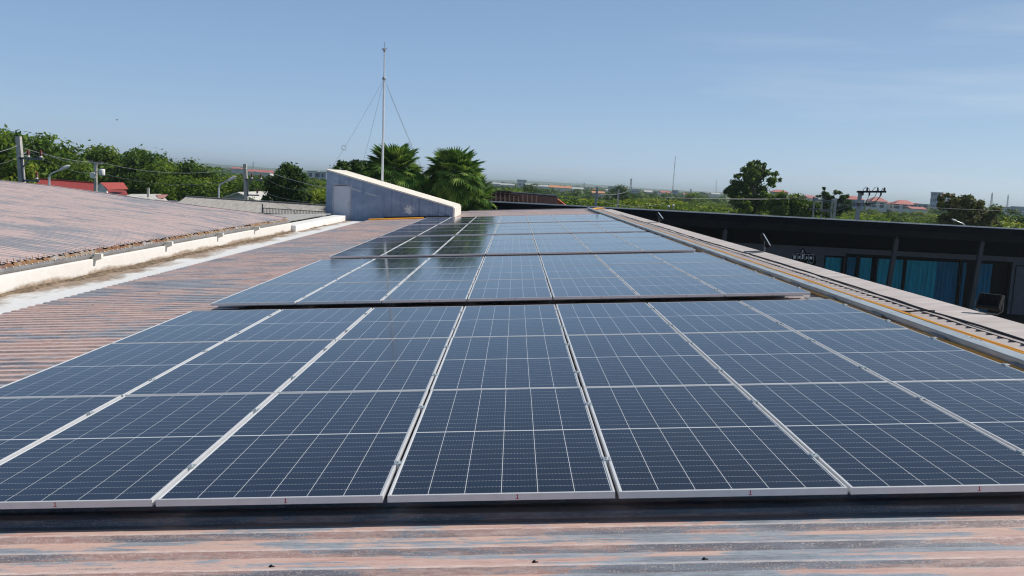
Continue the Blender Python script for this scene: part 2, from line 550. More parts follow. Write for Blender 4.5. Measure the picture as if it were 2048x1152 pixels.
def glass_material():
    m, t, b = new_mat('solar_cells_under_glass')
    co = t.nodes.new('ShaderNodeTexCoord').outputs['Object']
    sp = t.nodes.new('ShaderNodeSeparateXYZ')
    t.links.new(co, sp.inputs[0])
    x, y = sp.outputs['X'], sp.outputs['Y']
    ay = math_node(t, 'ABSOLUTE', y)
    ax = math_node(t, 'ABSOLUTE', x)
    PX, PY = 0.1835, 0.0925
    vline = math_node(t, 'LESS_THAN', math_node(t, 'PINGPONG', ax, PX / 2), 0.0015)
    ys = math_node(t, 'SUBTRACT', ay, 0.008)
    hline = math_node(t, 'LESS_THAN', math_node(t, 'PINGPONG', math_node(t, 'ABSOLUTE', ys), PY / 2), 0.0012)
    mid = math_node(t, 'LESS_THAN', ay, 0.0065)
    edge = math_node(t, 'MAXIMUM', math_node(t, 'GREATER_THAN', ax, 0.5515), math_node(t, 'GREATER_THAN', ay, 1.119))
    bus = math_node(t, 'LESS_THAN', math_node(t, 'PINGPONG', math_node(t, 'ADD', ax, PX / 20), PX / 20), 0.0005)
    strong = math_node(t, 'MAXIMUM', math_node(t, 'MAXIMUM', vline, mid), edge)
    # tabs: little bright dots where the busbars cross the gap between two half cells
    dot = math_node(t, 'MULTIPLY', math_node(t, 'LESS_THAN', math_node(t, 'PINGPONG', math_node(t, 'ADD', ax, PX / 20), PX / 20), 0.0022),
                    math_node(t, 'LESS_THAN', math_node(t, 'PINGPONG', math_node(t, 'ABSOLUTE', ys), PY / 2), 0.0026))
    weak = math_node(t, 'MAXIMUM', math_node(t, 'MULTIPLY', hline, 0.36), math_node(t, 'MULTIPLY', bus, 0.05))
    weak = math_node(t, 'MAXIMUM', weak, math_node(t, 'MULTIPLY', dot, 0.7))
    fac = math_node(t, 'MAXIMUM', strong, weak)
    # cells differ very slightly
    oi = t.nodes.new('ShaderNodeObjectInfo')
    cellx = math_node(t, 'FLOOR', math_node(t, 'MULTIPLY', x, 1 / PX))
    celly = math_node(t, 'FLOOR', math_node(t, 'MULTIPLY', y, 1 / PY))
    wn = t.nodes.new('ShaderNodeTexWhiteNoise')
    cv = t.nodes.new('ShaderNodeCombineXYZ')
    t.links.new(cellx, cv.inputs[0])
    t.links.new(celly, cv.inputs[1])
    t.links.new(math_node(t, 'MULTIPLY', oi.outputs['Random'], 50), cv.inputs[2])
    t.links.new(cv.outputs[0], wn.inputs['Vector'])
    cell = ramp(t, math_node(t, 'ADD', math_node(t, 'MULTIPLY', wn.outputs['Value'], 0.4), math_node(t, 'MULTIPLY', oi.outputs['Random'], 0.6)),
                [(0.0, (0.0014, 0.0042, 0.014)), (1.0, (0.0042, 0.0095, 0.029))])
    c = mix_col(t, fac, cell, (0.60, 0.62, 0.64))
    # thin film of dust
    du = noise(t, mapped(t, (1, 1, 1)), 1.3, 6, 0.65)
    c = mix_col(t, math_node(t, 'MULTIPLY', ramp(t, du, [(0.42, (0, 0, 0)), (0.85, (1, 1, 1))]), 0.02), c, (0.38, 0.36, 0.33))
    t.links.new(c, b.inputs['Base Color'])
    t.links.new(ramp(t, du, [(0.3, (0.05, 0.05, 0.05)), (0.8, (0.13, 0.13, 0.13))]), b.inputs['Roughness'])
    b.inputs['IOR'].default_value = 1.33
    # dust that brightens the panes at grazing angles
    b.inputs['Sheen Weight'].default_value = 0.05
    b.inputs['Sheen Roughness'].default_value = 0.35
    b.inputs['Sheen Tint'].default_value = (0.9, 0.95, 1.0, 1)
    return m


M['glass'] = glass_material()


def leaf_material(name, dark, mid, lite, trans=0.35):
    m = bpy.data.materials.new(name)
    m.use_nodes = True
    t = m.node_tree
    t.nodes.remove(t.nodes['Principled BSDF'])
    out = t.nodes['Material Output']
    g = t.nodes.new('ShaderNodeNewGeometry')
    oi = t.nodes.new('ShaderNodeObjectInfo')
    nn = noise(t, mapped(t, (1, 1, 1)), 0.55, 3, 0.5)
    v = math_node(t, 'ADD', math_node(t, 'MULTIPLY', g.outputs['Random Per Island'], 0.5), math_node(t, 'MULTIPLY', math_node(t, 'SUBTRACT', nn, 0.25), 0.9))
    v = math_node(t, 'ADD', v, math_node(t, 'MULTIPLY', math_node(t, 'SUBTRACT', oi.outputs['Random'], 0.35), 0.22))
    c = ramp(t, v, [(0.15, dark), (0.5, mid), (0.85, lite)])
    d = t.nodes.new('ShaderNodeBsdfPrincipled')
    d.inputs['Roughness'].default_value = 0.55
    d.inputs['Specular IOR Level'].default_value = 0.15
    tr = t.nodes.new('ShaderNodeBsdfTranslucent')
    mx = t.nodes.new('ShaderNodeMixShader')
    mx.inputs[0].default_value = trans
    t.links.new(c, d.inputs['Base Color'])
    hs = t.nodes.new('ShaderNodeHueSaturation')
    hs.inputs['Value'].default_value = 1.35
    hs.inputs['Hue'].default_value = 0.485
    t.links.new(c, hs.inputs['Color'])
    t.links.new(hs.outputs[0], tr.inputs['Color'])
    t.links.new(d.outputs[0], mx.inputs[1])
    t.links.new(tr.outputs[0], mx.inputs[2])
    t.links.new(mx.outputs[0], out.inputs['Surface'])
    return m


M['leaf'] = leaf_material('broad_leaves', (0.020, 0.055, 0.008), (0.070, 0.140, 0.018), (0.20, 0.30, 0.030), 0.45)
M['leaf_dark'] = leaf_material('dark_leaves', (0.010, 0.034, 0.008), (0.036, 0.085, 0.015), (0.11, 0.19, 0.025))
M['leaf_bright'] = leaf_material('yellow_green_leaves', (0.04, 0.095, 0.008), (0.14, 0.215, 0.018), (0.34, 0.37, 0.035))
M['leaf_olive'] = leaf_material('olive_leaves', (0.028, 0.040, 0.012), (0.080, 0.095, 0.022), (0.17, 0.19, 0.035))
M['palm_leaf'] = leaf_material('palm_blades', (0.030, 0.085, 0.012), (0.085, 0.19, 0.028), (0.26, 0.38, 0.07), 0.35)
M['far_leaf'] = leaf_material('far_leaves', (0.035, 0.080, 0.018), (0.065, 0.125, 0.026), (0.11, 0.17, 0.035), 0.25)

# ------------------------------------------------------------------ ground and hills
m, t, b = new_mat('grass_and_earth')
n1 = noise(t, mapped(t, (1, 1, 1)), 0.02, 8, 0.6)
t.links.new(ramp(t, n1, [(0.35, (0.04, 0.07, 0.025)), (0.55, (0.07, 0.10, 0.04)), (0.7, (0.16, 0.14, 0.09))]), b.inputs['Base Color'])
b.inputs['Roughness'].default_value = 0.95
g = MB()
g.add([(-6000, -300, GZ), (6000, -300, GZ), (6000, 9000, GZ), (-6000, 9000, GZ)], [(0, 1, 2, 3)])
tag(g.build('ground', m), kind='structure')

rnd = random.Random(4)
hm = MB()
nx = 160
vs, fs = [], []
for j, (yy, hh) in enumerate(((3600, 0.0), (4100, 1.0), (5200, 0.3))):
    for i in range(nx + 1):
        x = -4200 + 8400 * i / nx
        u = x / 4200
        h = 10 + 14 * math.exp(-((u + 0.42) / 0.35) ** 2) + 4 * math.sin(u * 9 + 1) + 2.0 * math.sin(u * 31) + rnd.random() * 2.5
        vs.append((x, yy, GZ - 1 + max(0, h) * hh))
for j in range(2):
    for i in range(nx):
        a = j * (nx + 1) + i
        fs.append((a, a + 1, a + nx + 2, a + nx + 1))
hm.add(vs, fs, 0, True)
tag(hm.build('hills', plain('wooded_hills', (0.05, 0.085, 0.04), 0.95, 0, 0.35, 0.02)), kind='structure')

cy = MB()
cy.add([(5.9, -60, GZ + 0.004), (60, -60, GZ + 0.004), (60, 62, GZ + 0.004), (5.9, 62, GZ + 0.004)], [(0, 1, 2, 3)])
tag(cy.build('courtyard', plain('courtyard_concrete', (0.16, 0.155, 0.15), 0.9, 0, 0.3, 0.6, bmp=0.1)), kind='structure')

# ------------------------------------------------------------------ the roof the panels stand on
DL = 0.0709830776                            # roof pitch, rising to the right
CAMH = 1.54130508                            # eye above the panel plane at X = 0
ROFF = 0.146                                 # rib tops below the panel glass
CD, SD = math.cos(DL), math.sin(DL)
PITCH = 0.215
RIBH = 0.025


def on_roof(u, v, off=0.0):
    """u along the slope, v away from the camera, off above the rib tops"""
    return Vector((u * CD - off * SD, v, u * SD - CAMH - ROFF + off))


EAVE_U, RIDGE_U = -7.12, 5.92
house = empty('metal_roofed_building', (0, 20, GZ))
tag(house, 'low metal roofed building in the foreground that carries all the solar panels', 'building')


def child_at_world(o, root):
    o.parent = root
    o.matrix_parent_inverse = root.matrix_world.inverted()
    return o


bpy.context.view_layer.update()


def rib_profile(v0, v1, pitch=PITCH, h=RIBH):
    pts = []
    k = math.floor(v0 / pitch)
    while k * pitch < v1:
        b0 = k * pitch
        for fr, z in ((0.0, -h), (0.35, -h), (0.47, 0), (0.53, 0.001), (0.84, 0.0005), (0.92, -h * 0.95)):
            y = b0 + fr * pitch
            if v0 <= y <= v1: pts.append((y, z))
        k += 1
    return pts


def sheet_roof(prof, line, thick=0.012):
    """prof: (v, dz) list; line: list of (x, z) along the rib; returns mesh with thickness"""
    mb = MB()
    n = len(line)
    vs, fs = [], []
    for (y, dz) in prof:
        for (x, z) in line: vs.append((x, y, z + dz))
    off = len(vs)
    for (y, dz) in prof:
        for (x, z) in line: vs.append((x, y, z + dz - thick))
    for j in range(len(prof) - 1):
        for i in range(n - 1):
            a = j * n + i
            fs.append((a, a + 1, a + n + 1, a + n))
            fs.append((a + off, a + n + off, a + n + 1 + off, a + 1 + off))
        a = j * n
        fs.append((a, a + n, a + n + off, a + off))
        a = j * n + n - 1
        fs.append((a, a + off, a + n + off, a + n))
    mb.add(vs, fs)
    return mb


EV0, EV1 = -4.0, 54.6
line = [(u * CD, u * SD - CAMH - ROFF) for u in (EAVE_U, -3.5, 0.0, 3.0, 5.54)]
child_at_world(sheet_roof(rib_profile(EV0, EV1), line).build('roof_sheet', M['roof']), house)
# pale flashing that closes the high edge
fl = MB()
fl_pts = []
vs, fs = [], []
rnd = random.Random(8)
sec = [(5.10, 0.006), (5.13, 0.012), (5.72, 0.016), (5.77, -0.02), (5.78, -0.26)]
ys = np.arange(EV0, 53.0, 0.6)
for y in ys:
    w = 0.006 * math.sin(y * 1.7) + rnd.uniform(-0.004, 0.004)
    for (u, o) in sec:
        p = on_roof(u, float(y), o + abs(w) * (1 if u < 5.7 else 0))
        vs.append(p)
ns = len(sec)
for j in range(len(ys) - 1):
    for i in range(ns - 1):
        a = j * ns + i
        fs.append((a, a + 1, a + ns + 1, a + ns))
fl.add(vs, fs)
child_at_world(fl.build('ridge_flashing', M['cap']), house)
wl = MB()
zt = on_roof(EAVE_U, 0, 0)[2] - 0.2
wl.box((5.55, EV0, GZ), (5.70, EV1, on_roof(5.6, 0)[2] - 0.28))
child_at_world(wl.build('wall', M['greywall']), house)
wl = MB()
wl.box((-8.40, EV0, GZ), (5.54, EV0 + 0.2, -2.5))
child_at_world(wl.build('wall', M['greywall']), house)
wl = MB()
wl.box((-8.40, EV1 - 0.2, GZ), (5.54, EV1, -2.5))
child_at_world(wl.build('wall', M['greywall']), house)
# far edge trim
ft = MB()
ft.bar(on_roof(EAVE_U + 4.4, EV1 + 0.05, -0.01), on_roof(5.5, EV1 + 0.05, -0.01), 0.14, 0.10)
child_at_world(ft.build('edge_trim', M['zinc_dull']), house)
# concrete gutter floor along the low edge
gf = MB()
CFZ = -2.31
gf.box((-8.6, EV0, CFZ - 0.3), (-6.6, 44.45, CFZ))
child_at_world(gf.build('gutter_floor', M['channel']), house)

# black cable along the flashing
cb = MB()
pts = []
rnd = random.Random(2)
y = 3.0
while y < 44:
    pts.append(on_roof(5.19 + 0.03 * math.sin(y * 0.45) + rnd.uniform(-0.012, 0.012), y, 0.02 + rnd.uniform(0, 0.012)))
    y += 0.55
cb.tube(pts, 0.013, 6)
tag(cb.build('cable', M['black']), 'thin black cable lying along the left edge of the pale roof flashing', 'cable')
cb = MB()
cb.tube([on_roof(5.20, 10.75, 0.03), on_roof(5.06, 10.8, 0.03), on_roof(4.93, 10.86, 0.012), on_roof(4.80, 10.95, 0.012)], 0.010, 6)
tag(cb.build('cable', M['black']), 'short loose cable end bent off the flashing onto the ribbed sheet', 'cable')
cb = MB()
cb.tube([on_roof(5.17, 19.6, 0.025), on_roof(5.4, 19.75, 0.03), on_roof(5.6, 19.9, 0.03), on_roof(5.74, 20.05, 0.05)], 0.010, 6)
tag(cb.build('cable', M['black']), 'black cable crossing the pale flashing to the middle floodlight', 'cable')

# screw heads on the near ribs
rnd = random.Random(14)
for (u, k) in ((-0.98, 17), (0.16, 17), (0.92, 17), (-6.2, 60), (-5.7, 66), (-5.2, 72), (-5.9, 78), (-6.4, 84), (-5.5, 90)):
    v = (k + 0.66) * PITCH
    sc = MB()
    p = on_roof(u + rnd.uniform(-0.03, 0.03), v, 0.0)
    sc.lathe(p, [(0.011, 0), (0.011, 0.002), (0.006, 0.003), (0.006, 0.008), (0.0005, 0.0085)], 6)
    sc.add([p + Vector((0.0, -0.004, 0.001)), p + Vector((0.016, -0.008, 0.002)), p + Vector((0.018, 0.002, 0.004)), p + Vector((0.004, 0.006, 0.002))], [(0, 1, 2, 3)])
    child_at_world(sc.build('screw', M['frame_dark']), house)
# ------------------------------------------------------------------ solar panels
PW, PL, PH = 1.134, 2.279, 0.035
CPITCH, RPITCH = 1.154, 2.291
U0, V0 = -4.02105, 4.27556
BLOCKV = [0.0, 7.574, 15.221, 22.77, 30.34]


def panel_parts():
    fr = MB()
    w, l, h, lip = PW / 2, PL / 2, PH, 0.011
    # hollow rectangle, top lip 11 mm, outer skirt
    def ring(x, y, z): return [(-x, -y, z), (x, -y, z), (x, y, z), (-x, y, z)]
    b = 0.0018
    rings = [ring(w, l, -h), ring(w, l, -b), ring(w - b, l - b, 0), ring(w - lip, l - lip, 0), ring(w - lip, l - lip, -0.006)]
    vs = [p for r in rings for p in r]
    fs = []
    for k in range(len(rings) - 1):
        for i in range(4):
            j = (i + 1) % 4
            fs.append((k * 4 + i, k * 4 + j, k * 4 + 4 + j, k * 4 + 4 + i))
    fr.add(vs, fs)
    # bottom flange
    r2 = ring(w, l, -h) + ring(w - 0.03, l - 0.03, -h)
    fr.add(r2, [(i, i + 4, (i + 1) % 4 + 4, (i + 1) % 4) for i in range(4)])
    gl = MB()
    x, y = w - lip, l - lip
    gl.add([(-x, -y, -0.0035), (x, -y, -0.0035), (x, y, -0.0035), (-x, y, -0.0035), (-x, -y, -0.010), (x, -y, -0.010), (x, y, -0.010), (-x, y, -0.010)],
           [(0, 1, 2, 3), (7, 6, 5, 4)])
    cl = MB()
    cl.bbox((-0.021, -0.028, 0.0006), (0.021, 0.028, 0.0050), 0.0015)
    cl.box((-0.008, -0.028, -0.05), (0.008, 0.028, 0.0006))
    cl.lathe((0, 0, 0.005), [(0.0065, 0), (0.0065, 0.005), (0.004, 0.0055), (0.0038, 0.002), (0.0001, 0.002)], 8)
    mk = MB()
    z0 = -0.029
    def slab(x0, x1, za, zb, sh=0.0):
        mk.add([(x0, -l - 0.0006, za), (x1, -l - 0.0006, za), (x1 + sh, -l - 0.0006, zb), (x0 + sh, -l - 0.0006, zb)], [(0, 1, 2, 3)])
    slab(-0.0022, 0.0022, z0 + 0.003, z0 + 0.024, 0.001)
    slab(-0.0085, 0.0085, z0, z0 + 0.003)
    slab(-0.0070, -0.0012, z0 + 0.019, z0 + 0.022, 0.0035)
    return fr, gl, cl, mk


fr, gl, cl, mk = panel_parts()
proto = empty('solar_panel')
fr.build('frame', M['alu'], proto)
gl.build('cell_glass', M['glass'], proto)
for yy in (-0.62, 0.62):
    cl.build('clamp', M['galv'], proto, (PW / 2 + 0.010, yy, 0))
CN = ['leftmost', 'second from left', 'third from left', 'middle one', 'third from right', 'second from right', 'rightmost']
RN = ['nearest', 'middle', 'farthest']
BN = ['front block', 'second block', 'third block', 'fourth block', 'farthest block']
used = False
rnd = random.Random(21)
for bi in range(5):
    for ri in range(3):
        for ci in range(7):
            if not used:
                o = proto
                used = True
            else:
                o = copy_tree(proto)
            u = U0 + ci * CPITCH + CPITCH / 2
            v = V0 + BLOCKV[bi] + ri * RPITCH + PL / 2
            jit = [rnd.uniform(-1, 1) for _ in range(6)]
            o.location = on_roof(u + jit[0] * 0.0025, v + jit[1] * 0.0025, ROFF + jit[2] * 0.0012)
            o.rotation_euler = (jit[3] * 0.0011, -DL + jit[4] * 0.0014, jit[5] * 0.0012)
            tag(o, 'dark blue solar panel, %s in the %s row of the %s' % (CN[ci], RN[ri], BN[bi]), 'solar panel', 'solar panels on the metal roof')
mko = None
k = 0
for o in [x for x in list(COL.objects) if x.name.startswith('solar_panel')]:
    if 'nearest row' in o['label']:
        if mko is None:
            mko = mk.build('number_mark', M['red_ink'], o)
            c = mko
        else:
            c = mko.copy()
            COL.objects.link(c)
            c.parent = o
        c.location = (0.065 + rnd.uniform(-0.01, 0.02), 0, 0)

# rails and feet that carry each block
for bi in range(5):
    root = empty('mounting_frame', on_roof(0, V0 + BLOCKV[bi], 0), (0, -DL, 0))
    tag(root, 'aluminium rails and feet under the %s of solar panels' % BN[bi], 'mounting frame', 'mounting frames under the panel blocks')
    for ri in range(3):
        for yy in (-0.62, 0.62):
            rm = MB()
            yc = ri * RPITCH + PL / 2 + yy
            rm.box((U0 - 0.05, yc - 0.02, 0.034), (U0 + 7 * CPITCH + 0.06, yc + 0.02, 0.074))
            rm.build('rail', M['galv'], root)
    for ci in range(7):
        fm = MB()
        xc = U0 + ci * CPITCH + 0.33 + (0.02 if ci % 2 else 0)
        fm.box((xc - 0.03, 0.42 if bi == 0 else 0.10, 0.002), (xc + 0.03, 3 * RPITCH - 0.2, 0.0335))
        fm.build('foot', M['zinc_dull'], root)

# ------------------------------------------------------------------ cable tray and conduits on the right
tray = empty('cable_tray', on_roof(4.5, 3.0, 0.0))
tag(tray, 'long galvanised cable tray running beside the right ends of the solar panels', 'cable tray')
bpy.context.view_layer.update()
TU0, TU1, TZ0, TZ1 = 4.40, 4.54, 0.038, 0.10


def roof_box(mb, u0, u1, v0, v1, o0, o1, b=0.004):
    P = lambda u, v, o: on_roof(u, v, o)
    vs = [P(u0, v0, o0), P(u1, v0, o0), P(u1, v1, o0), P(u0, v1, o0), P(u0, v0, o1 - b), P(u1, v0, o1 - b), P(u1, v1, o1 - b), P(u0, v1, o1 - b),
          P(u0 + b, v0 + b, o1), P(u1 - b, v0 + b, o1), P(u1 - b, v1 - b, o1), P(u0 + b, v1 - b, o1)]
    fs = [(0, 3, 2, 1), (8, 9, 10, 11)]
    for i in range(4):
        j = (i + 1) % 4
        fs += [(i, j, j + 4, i + 4), (i + 4, j + 4, j + 8, i + 8)]
    mb.add(vs, fs)


yy = 2.4
rnd = random.Random(5)
tb, tl_, ts = MB(), MB(), MB()
while yy < 53.5:
    y1 = min(yy + 2.4, 53.6)
    roof_box(tb, TU0, TU1, yy, y1 - 0.006, TZ0, TZ1 - 0.006)
    roof_box(tl_, TU0 - 0.004, TU1 + 0.004, yy + 0.002, y1 - 0.010, TZ1 - 0.0055, TZ1 + 0.002, 0.002)
    yy += 2.4
child_at_world(tb.build('tray_body', M['galv']), tray)
child_at_world(tl_.build('tray_lid', M['galv']), tray)
y = 4.1
while y < 53:
    sm_ = MB()
    roof_box(sm_, 4.10, TU1 + 0.14, y, y + 0.42, 0.012, 0.022)
    roof_box(sm_, TU0 - 0.03, TU0 - 0.012, y + 0.02, y + 0.40, 0.022, 0.06)
    child_at_world(sm_.build('support_bracket', M['zinc_dull']), tray)
    y += 1.55
# small hand marks on the lid
mk2 = MB()
for y in (8.35, 11.35, 13.2, 15.4):
    yq = y
    for q in range(4):
        uu = TU1 - 0.022 - 0.008 * (q % 2)
        s = 0.007 + 0.003 * (q % 3)
        P = lambda a, c: on_roof(a, c, TZ1 + 0.0035)
        mk2.add([P(uu, yq), P(uu + s, yq + 0.008), P(uu + s, yq + 0.045), P(uu, yq + 0.036)], [(0, 1, 2, 3)])
        yq += 0.085
child_at_world(mk2.build('ink_mark', M['ink']), tray)
for i, (uu, oo, lab) in enumerate(((4.570, 0.120, 'orange conduit lying closest against the right side of the cable tray'), (4.608, 0.112, 'middle one of the orange conduits beside the cable tray'),
                                   (4.646, 0.100, 'orange conduit on the outer right side of the cable tray bundle'))):
    c = MB()
    pts = [on_roof(uu + 0.006 * math.sin(y * 1.3 + i), y, 0.016 + oo * 0.6 + 0.004 * math.sin(y * 2.1 + i * 2)) for y in np.arange(2.4, 52.6, 0.7)]
    c.tube(pts, 0.016, 8)
    tag(c.build('conduit', M['orange']), lab, 'conduit', 'orange conduits beside the cable tray')
c = MB()
c.tube([on_roof(4.37 + 0.006 * math.sin(y), y, 0.026 + 0.004 * math.sin(y * 1.7)) for y in np.arange(2.4, 26, 0.6)], 0.016, 8)
tag(c.build('conduit', M['orange']), 'orange conduit under the left side of the cable tray, between it and the panels', 'conduit', 'orange conduits beside the cable tray')
c = MB()
pa, pb = on_roof(-7.02, 43.2, 0.03), on_roof(-4.42, 43.9, 0.03)
c.tube([pa, pa.lerp(pb, 0.5), pb], 0.045, 8)
tag(c.build('pipe', M['orange']), 'yellow pipe lying on the roof in front of the stair tower', 'pipe')
c = MB()
c.tube([on_roof(4.6, 52.6, 0.04), on_roof(4.9, 53.2, 0.05), on_roof(5.35, 53.4, 0.05)], 0.05, 8)
tag(c.build('pipe', M['orange']), 'short bent yellow pipe at the far end of the cable tray', 'pipe')

# ------------------------------------------------------------------ floodlights on the high edge
def floodlight(px, py, Y, yaw, tilt, s, label):
    base = on_roof(5.77, Y, 0.0)
    root = empty('floodlight', base, (0, 0, yaw))
    h = MB()
    w, hh, d = 0.15 * s, 0.115 * s, 0.032 * s
    ct, st = math.cos(tilt), math.sin(tilt)
    def T(x, y, z):
        return (x, y * ct - z * st, y * st + z * ct + 0.17 * s)
    prof = [(-w, -hh), (w, -hh), (w, hh), (-w, hh)]
    vs = [T(x, -d, z) for x, z in prof] + [T(x, d * 0.3, z) for x, z in prof] + [T(x * 0.86, d, z * 0.82) for x, z in prof]
    fs = [(0, 1, 2, 3), (11, 10, 9, 8)]
    for q in (0, 4):
        for i in range(4):
            j = (i + 1) % 4
            fs.append((q + i, q + 4 + i, q + 4 + j, q + j))
    h.add(vs, fs)
    for i in range(7):
        x = -w * 0.75 + i * w * 0.25
        h.add([T(x - 0.002, d, -hh * .75), T(x + 0.002, d, -hh * .75), T(x + 0.002, d + 0.012 * s, -hh * .7), T(x - 0.002, d + 0.012 * s, -hh * .7),
               T(x - 0.002, d, hh * .75), T(x + 0.002, d, hh * .75), T(x + 0.002, d + 0.012 * s, hh * .7), T(x - 0.002, d + 0.012 * s, hh * .7)],
              [(0, 3, 2, 1), (4, 5, 6, 7), (0, 1, 5, 4), (1, 2, 6, 5), (2, 3, 7, 6), (3, 0, 4, 7)])
    o = h.build('housing', M['flood'], root)
    fix_normals(o)
    l = MB()
    l.add([T(-w * .88, -d - 0.001, -hh * .84), T(w * .88, -d - 0.001, -hh * .84), T(w * .88, -d - 0.001, hh * .84), T(-w * .88, -d - 0.001, hh * .84)], [(0, 1, 2, 3)])
    l.build('lens', M['lens'], root)
    br = MB()
    br.tube([T(-w - 0.012, 0, 0), (-w - 0.012, 0, 0.06 * s), (-w * .7, 0, 0.012), (w * .7, 0, 0.012), (w + 0.012, 0, 0.06 * s), T(w + 0.012, 0, 0)], 0.007 * s, 6)
    br.build('bracket', M['arm'], root)
    tag(root, label, 'floodlight', 'floodlights along the roof edge')
    return root


floodlight(0, 0, 10.6, math.radians(138), math.radians(38), 0.92, 'black floodlight nearest the camera, its ribbed back turned to us')
floodlight(0, 0, 20.3, math.radians(72), math.radians(-34), 1.5, 'floodlight with open wire bracket, halfway along the roof edge')
floodlight(0, 0, 35.2, math.radians(75), math.radians(-40), 1.5, 'small floodlight farthest off along the roof edge')

# ------------------------------------------------------------------ left roof, parapet wall and curb
lh = empty('arched_roof_building', (-18, 15, GZ))
tag(lh, 'neighbouring building at left with a wide arched pinkish metal roof', 'building')
bpy.context.view_layer.update()
LP = [(-8.62, -1.80), (-10.0, -1.655), (-11.95, -1.52), (-13.86, -1.375), (-15.77, -1.205), (-17.7, -1.045), (-19.6, -0.945), (-22, -0.85), (-26, -0.78), (-30, -0.82), (-36, -1.05), (-44, -1.6)]
LEND = 34.0
child_at_world(sheet_roof(rib_profile(-4, LEND, 0.2, 0.014), LP[::-1]).build('roof_sheet', M['roof_left']), lh)
lw = MB()
lw.box((-44, LEND - 0.5, GZ), (-9.2, LEND - 0.35, -1.95))
child_at_world(lw.build('wall', M['greywall']), lh)
lw = MB()
lw.box((-44, -4, GZ), (-9.2, -3.8, -1.95))
child_at_world(lw.build('wall', M['greywall']), lh)
# verge strip on the far edge of the arched roof
vg = MB()
for (a, c) in zip(LP[:-1], LP[1:]):
    vg.bar((a[0], LEND + 0.02, a[1] - 0.02), (c[0], LEND + 0.02, c[1] - 0.02), 0.1, 0.09)
child_at_world(vg.build('verge_trim', M['cap']), lh)
# eave: pale gutter lip, then a torn rusty closer strip with teeth
ev = MB()
ev.add([(-8.56, -4, -1.985), (-8.50, -4, -1.93), (-8.50, -4, -1.875), (-8.60, -4, -1.865),
        (-8.56, LEND, -1.985), (-8.50, LEND, -1.93), (-8.50, LEND, -1.875), (-8.60, LEND, -1.865)],
       [(0, 1, 5, 4), (1, 2, 6, 5), (2, 3, 7, 6)])
child_at_world(ev.build('eave_gutter', plain('grey_gutter_metal', (0.26, 0.26, 0.27), 0.5, 0.3, 0.25, 3)), lh)


def rust_material():
    m, t, b = new_mat('rusty_zinc')
    n1 = noise(t, mapped(t, (1, 0.8, 1)), 1.4, 6, 0.65)
    n2 = noise(t, mapped(t, (1, 1, 1)), 14, 4, 0.6)
    c = ramp(t, math_node(t, 'ADD', math_node(t, 'MULTIPLY', n1, 0.8), math_node(t, 'MULTIPLY', n2, 0.2)),
             [(0.40, (0.27, 0.26, 0.255)), (0.48, (0.22, 0.13, 0.06)), (0.58, (0.13, 0.045, 0.02)), (0.70, (0.29, 0.28, 0.27))])
    t.links.new(c, b.inputs['Base Color'])
    b.inputs['Roughness'].default_value = 0.75
    return m


M['rust'] = rust_material()
M['rust2'] = plain('orange_rust', (0.50, 0.22, 0.08), 0.8, 0, 0.4, 4)
rs = MB()
rnd = random.Random(3)
y = 0.0
vs, fs = [], []
while y < LEND - 0.3:
    hgt = 0.058 + rnd.uniform(-0.02, 0.012)
    if rnd.random() < 0.12: hgt = 0.03
    lean = rnd.uniform(-0.02, 0.03)
    rs.add([(-8.52, y, -1.874), (-8.52, y + 0.196, -1.874), (-8.56 - lean, y + 0.196, -1.874 + hgt), (-8.56 - lean, y, -1.874 + hgt + rnd.uniform(-0.008, 0.01))], [(0, 1, 2, 3)])
    if rnd.random() < 0.9:
        rs.add([(-8.585, y + 0.08, -1.80), (-8.585, y + 0.115, -1.80), (-8.595, y + 0.11, -1.745 + rnd.uniform(-0.01, 0.012)), (-8.595, y + 0.085, -1.75)], [(0, 1, 2, 3)])
    y += 0.2
child_at_world(rs.build('eave_closer_strip', M['rust']), lh)
bl = MB()
y = 0.1
while y < LEND - 0.3:
    bl.bbox((-8.506, y - 0.012, -1.88), (-8.486, y + 0.018, -1.858), 0.004)
    y += 0.2
o = child_at_world(bl.build('eave_bolts', plain('bolt_heads', (0.62, 0.44, 0.28), 0.6, 0, 0.4, 2.3)), lh)
o['kind'] = 'stuff'

pw = empty('parapet_wall', (-8.6, 14, CFZ))
tag(pw, 'long cream parapet wall under the rusty eave at left', 'wall')
bpy.context.view_layer.update()
pm = MB()
pm.bbox((-8.80, EV0, CFZ - 0.001), (-8.47, LEND, -1.985), 0.012)
child_at_world(pm.build('wall_body', M['parapet']), pw)
for px, py in ((197, 523), (339, 500), (441, 480), (514, 467)):
    d = R @ np.array([px - 1024.0, py - 576.0, F])
    d = d * (-8.40 / d[0])
    Y = float(d[1])
    bm_ = MB()
    bm_.prism([(-8.47, Y - 0.05, -1.875), (-8.32, Y - 0.05, -1.875), (-8.32, Y - 0.05, -1.97), (-8.47, Y - 0.05, -2.03)], (0, 0.09, 0))
    o = bm_.build('corbel', M['coping'])
    fix_normals(o)
    child_at_world(o, pw)
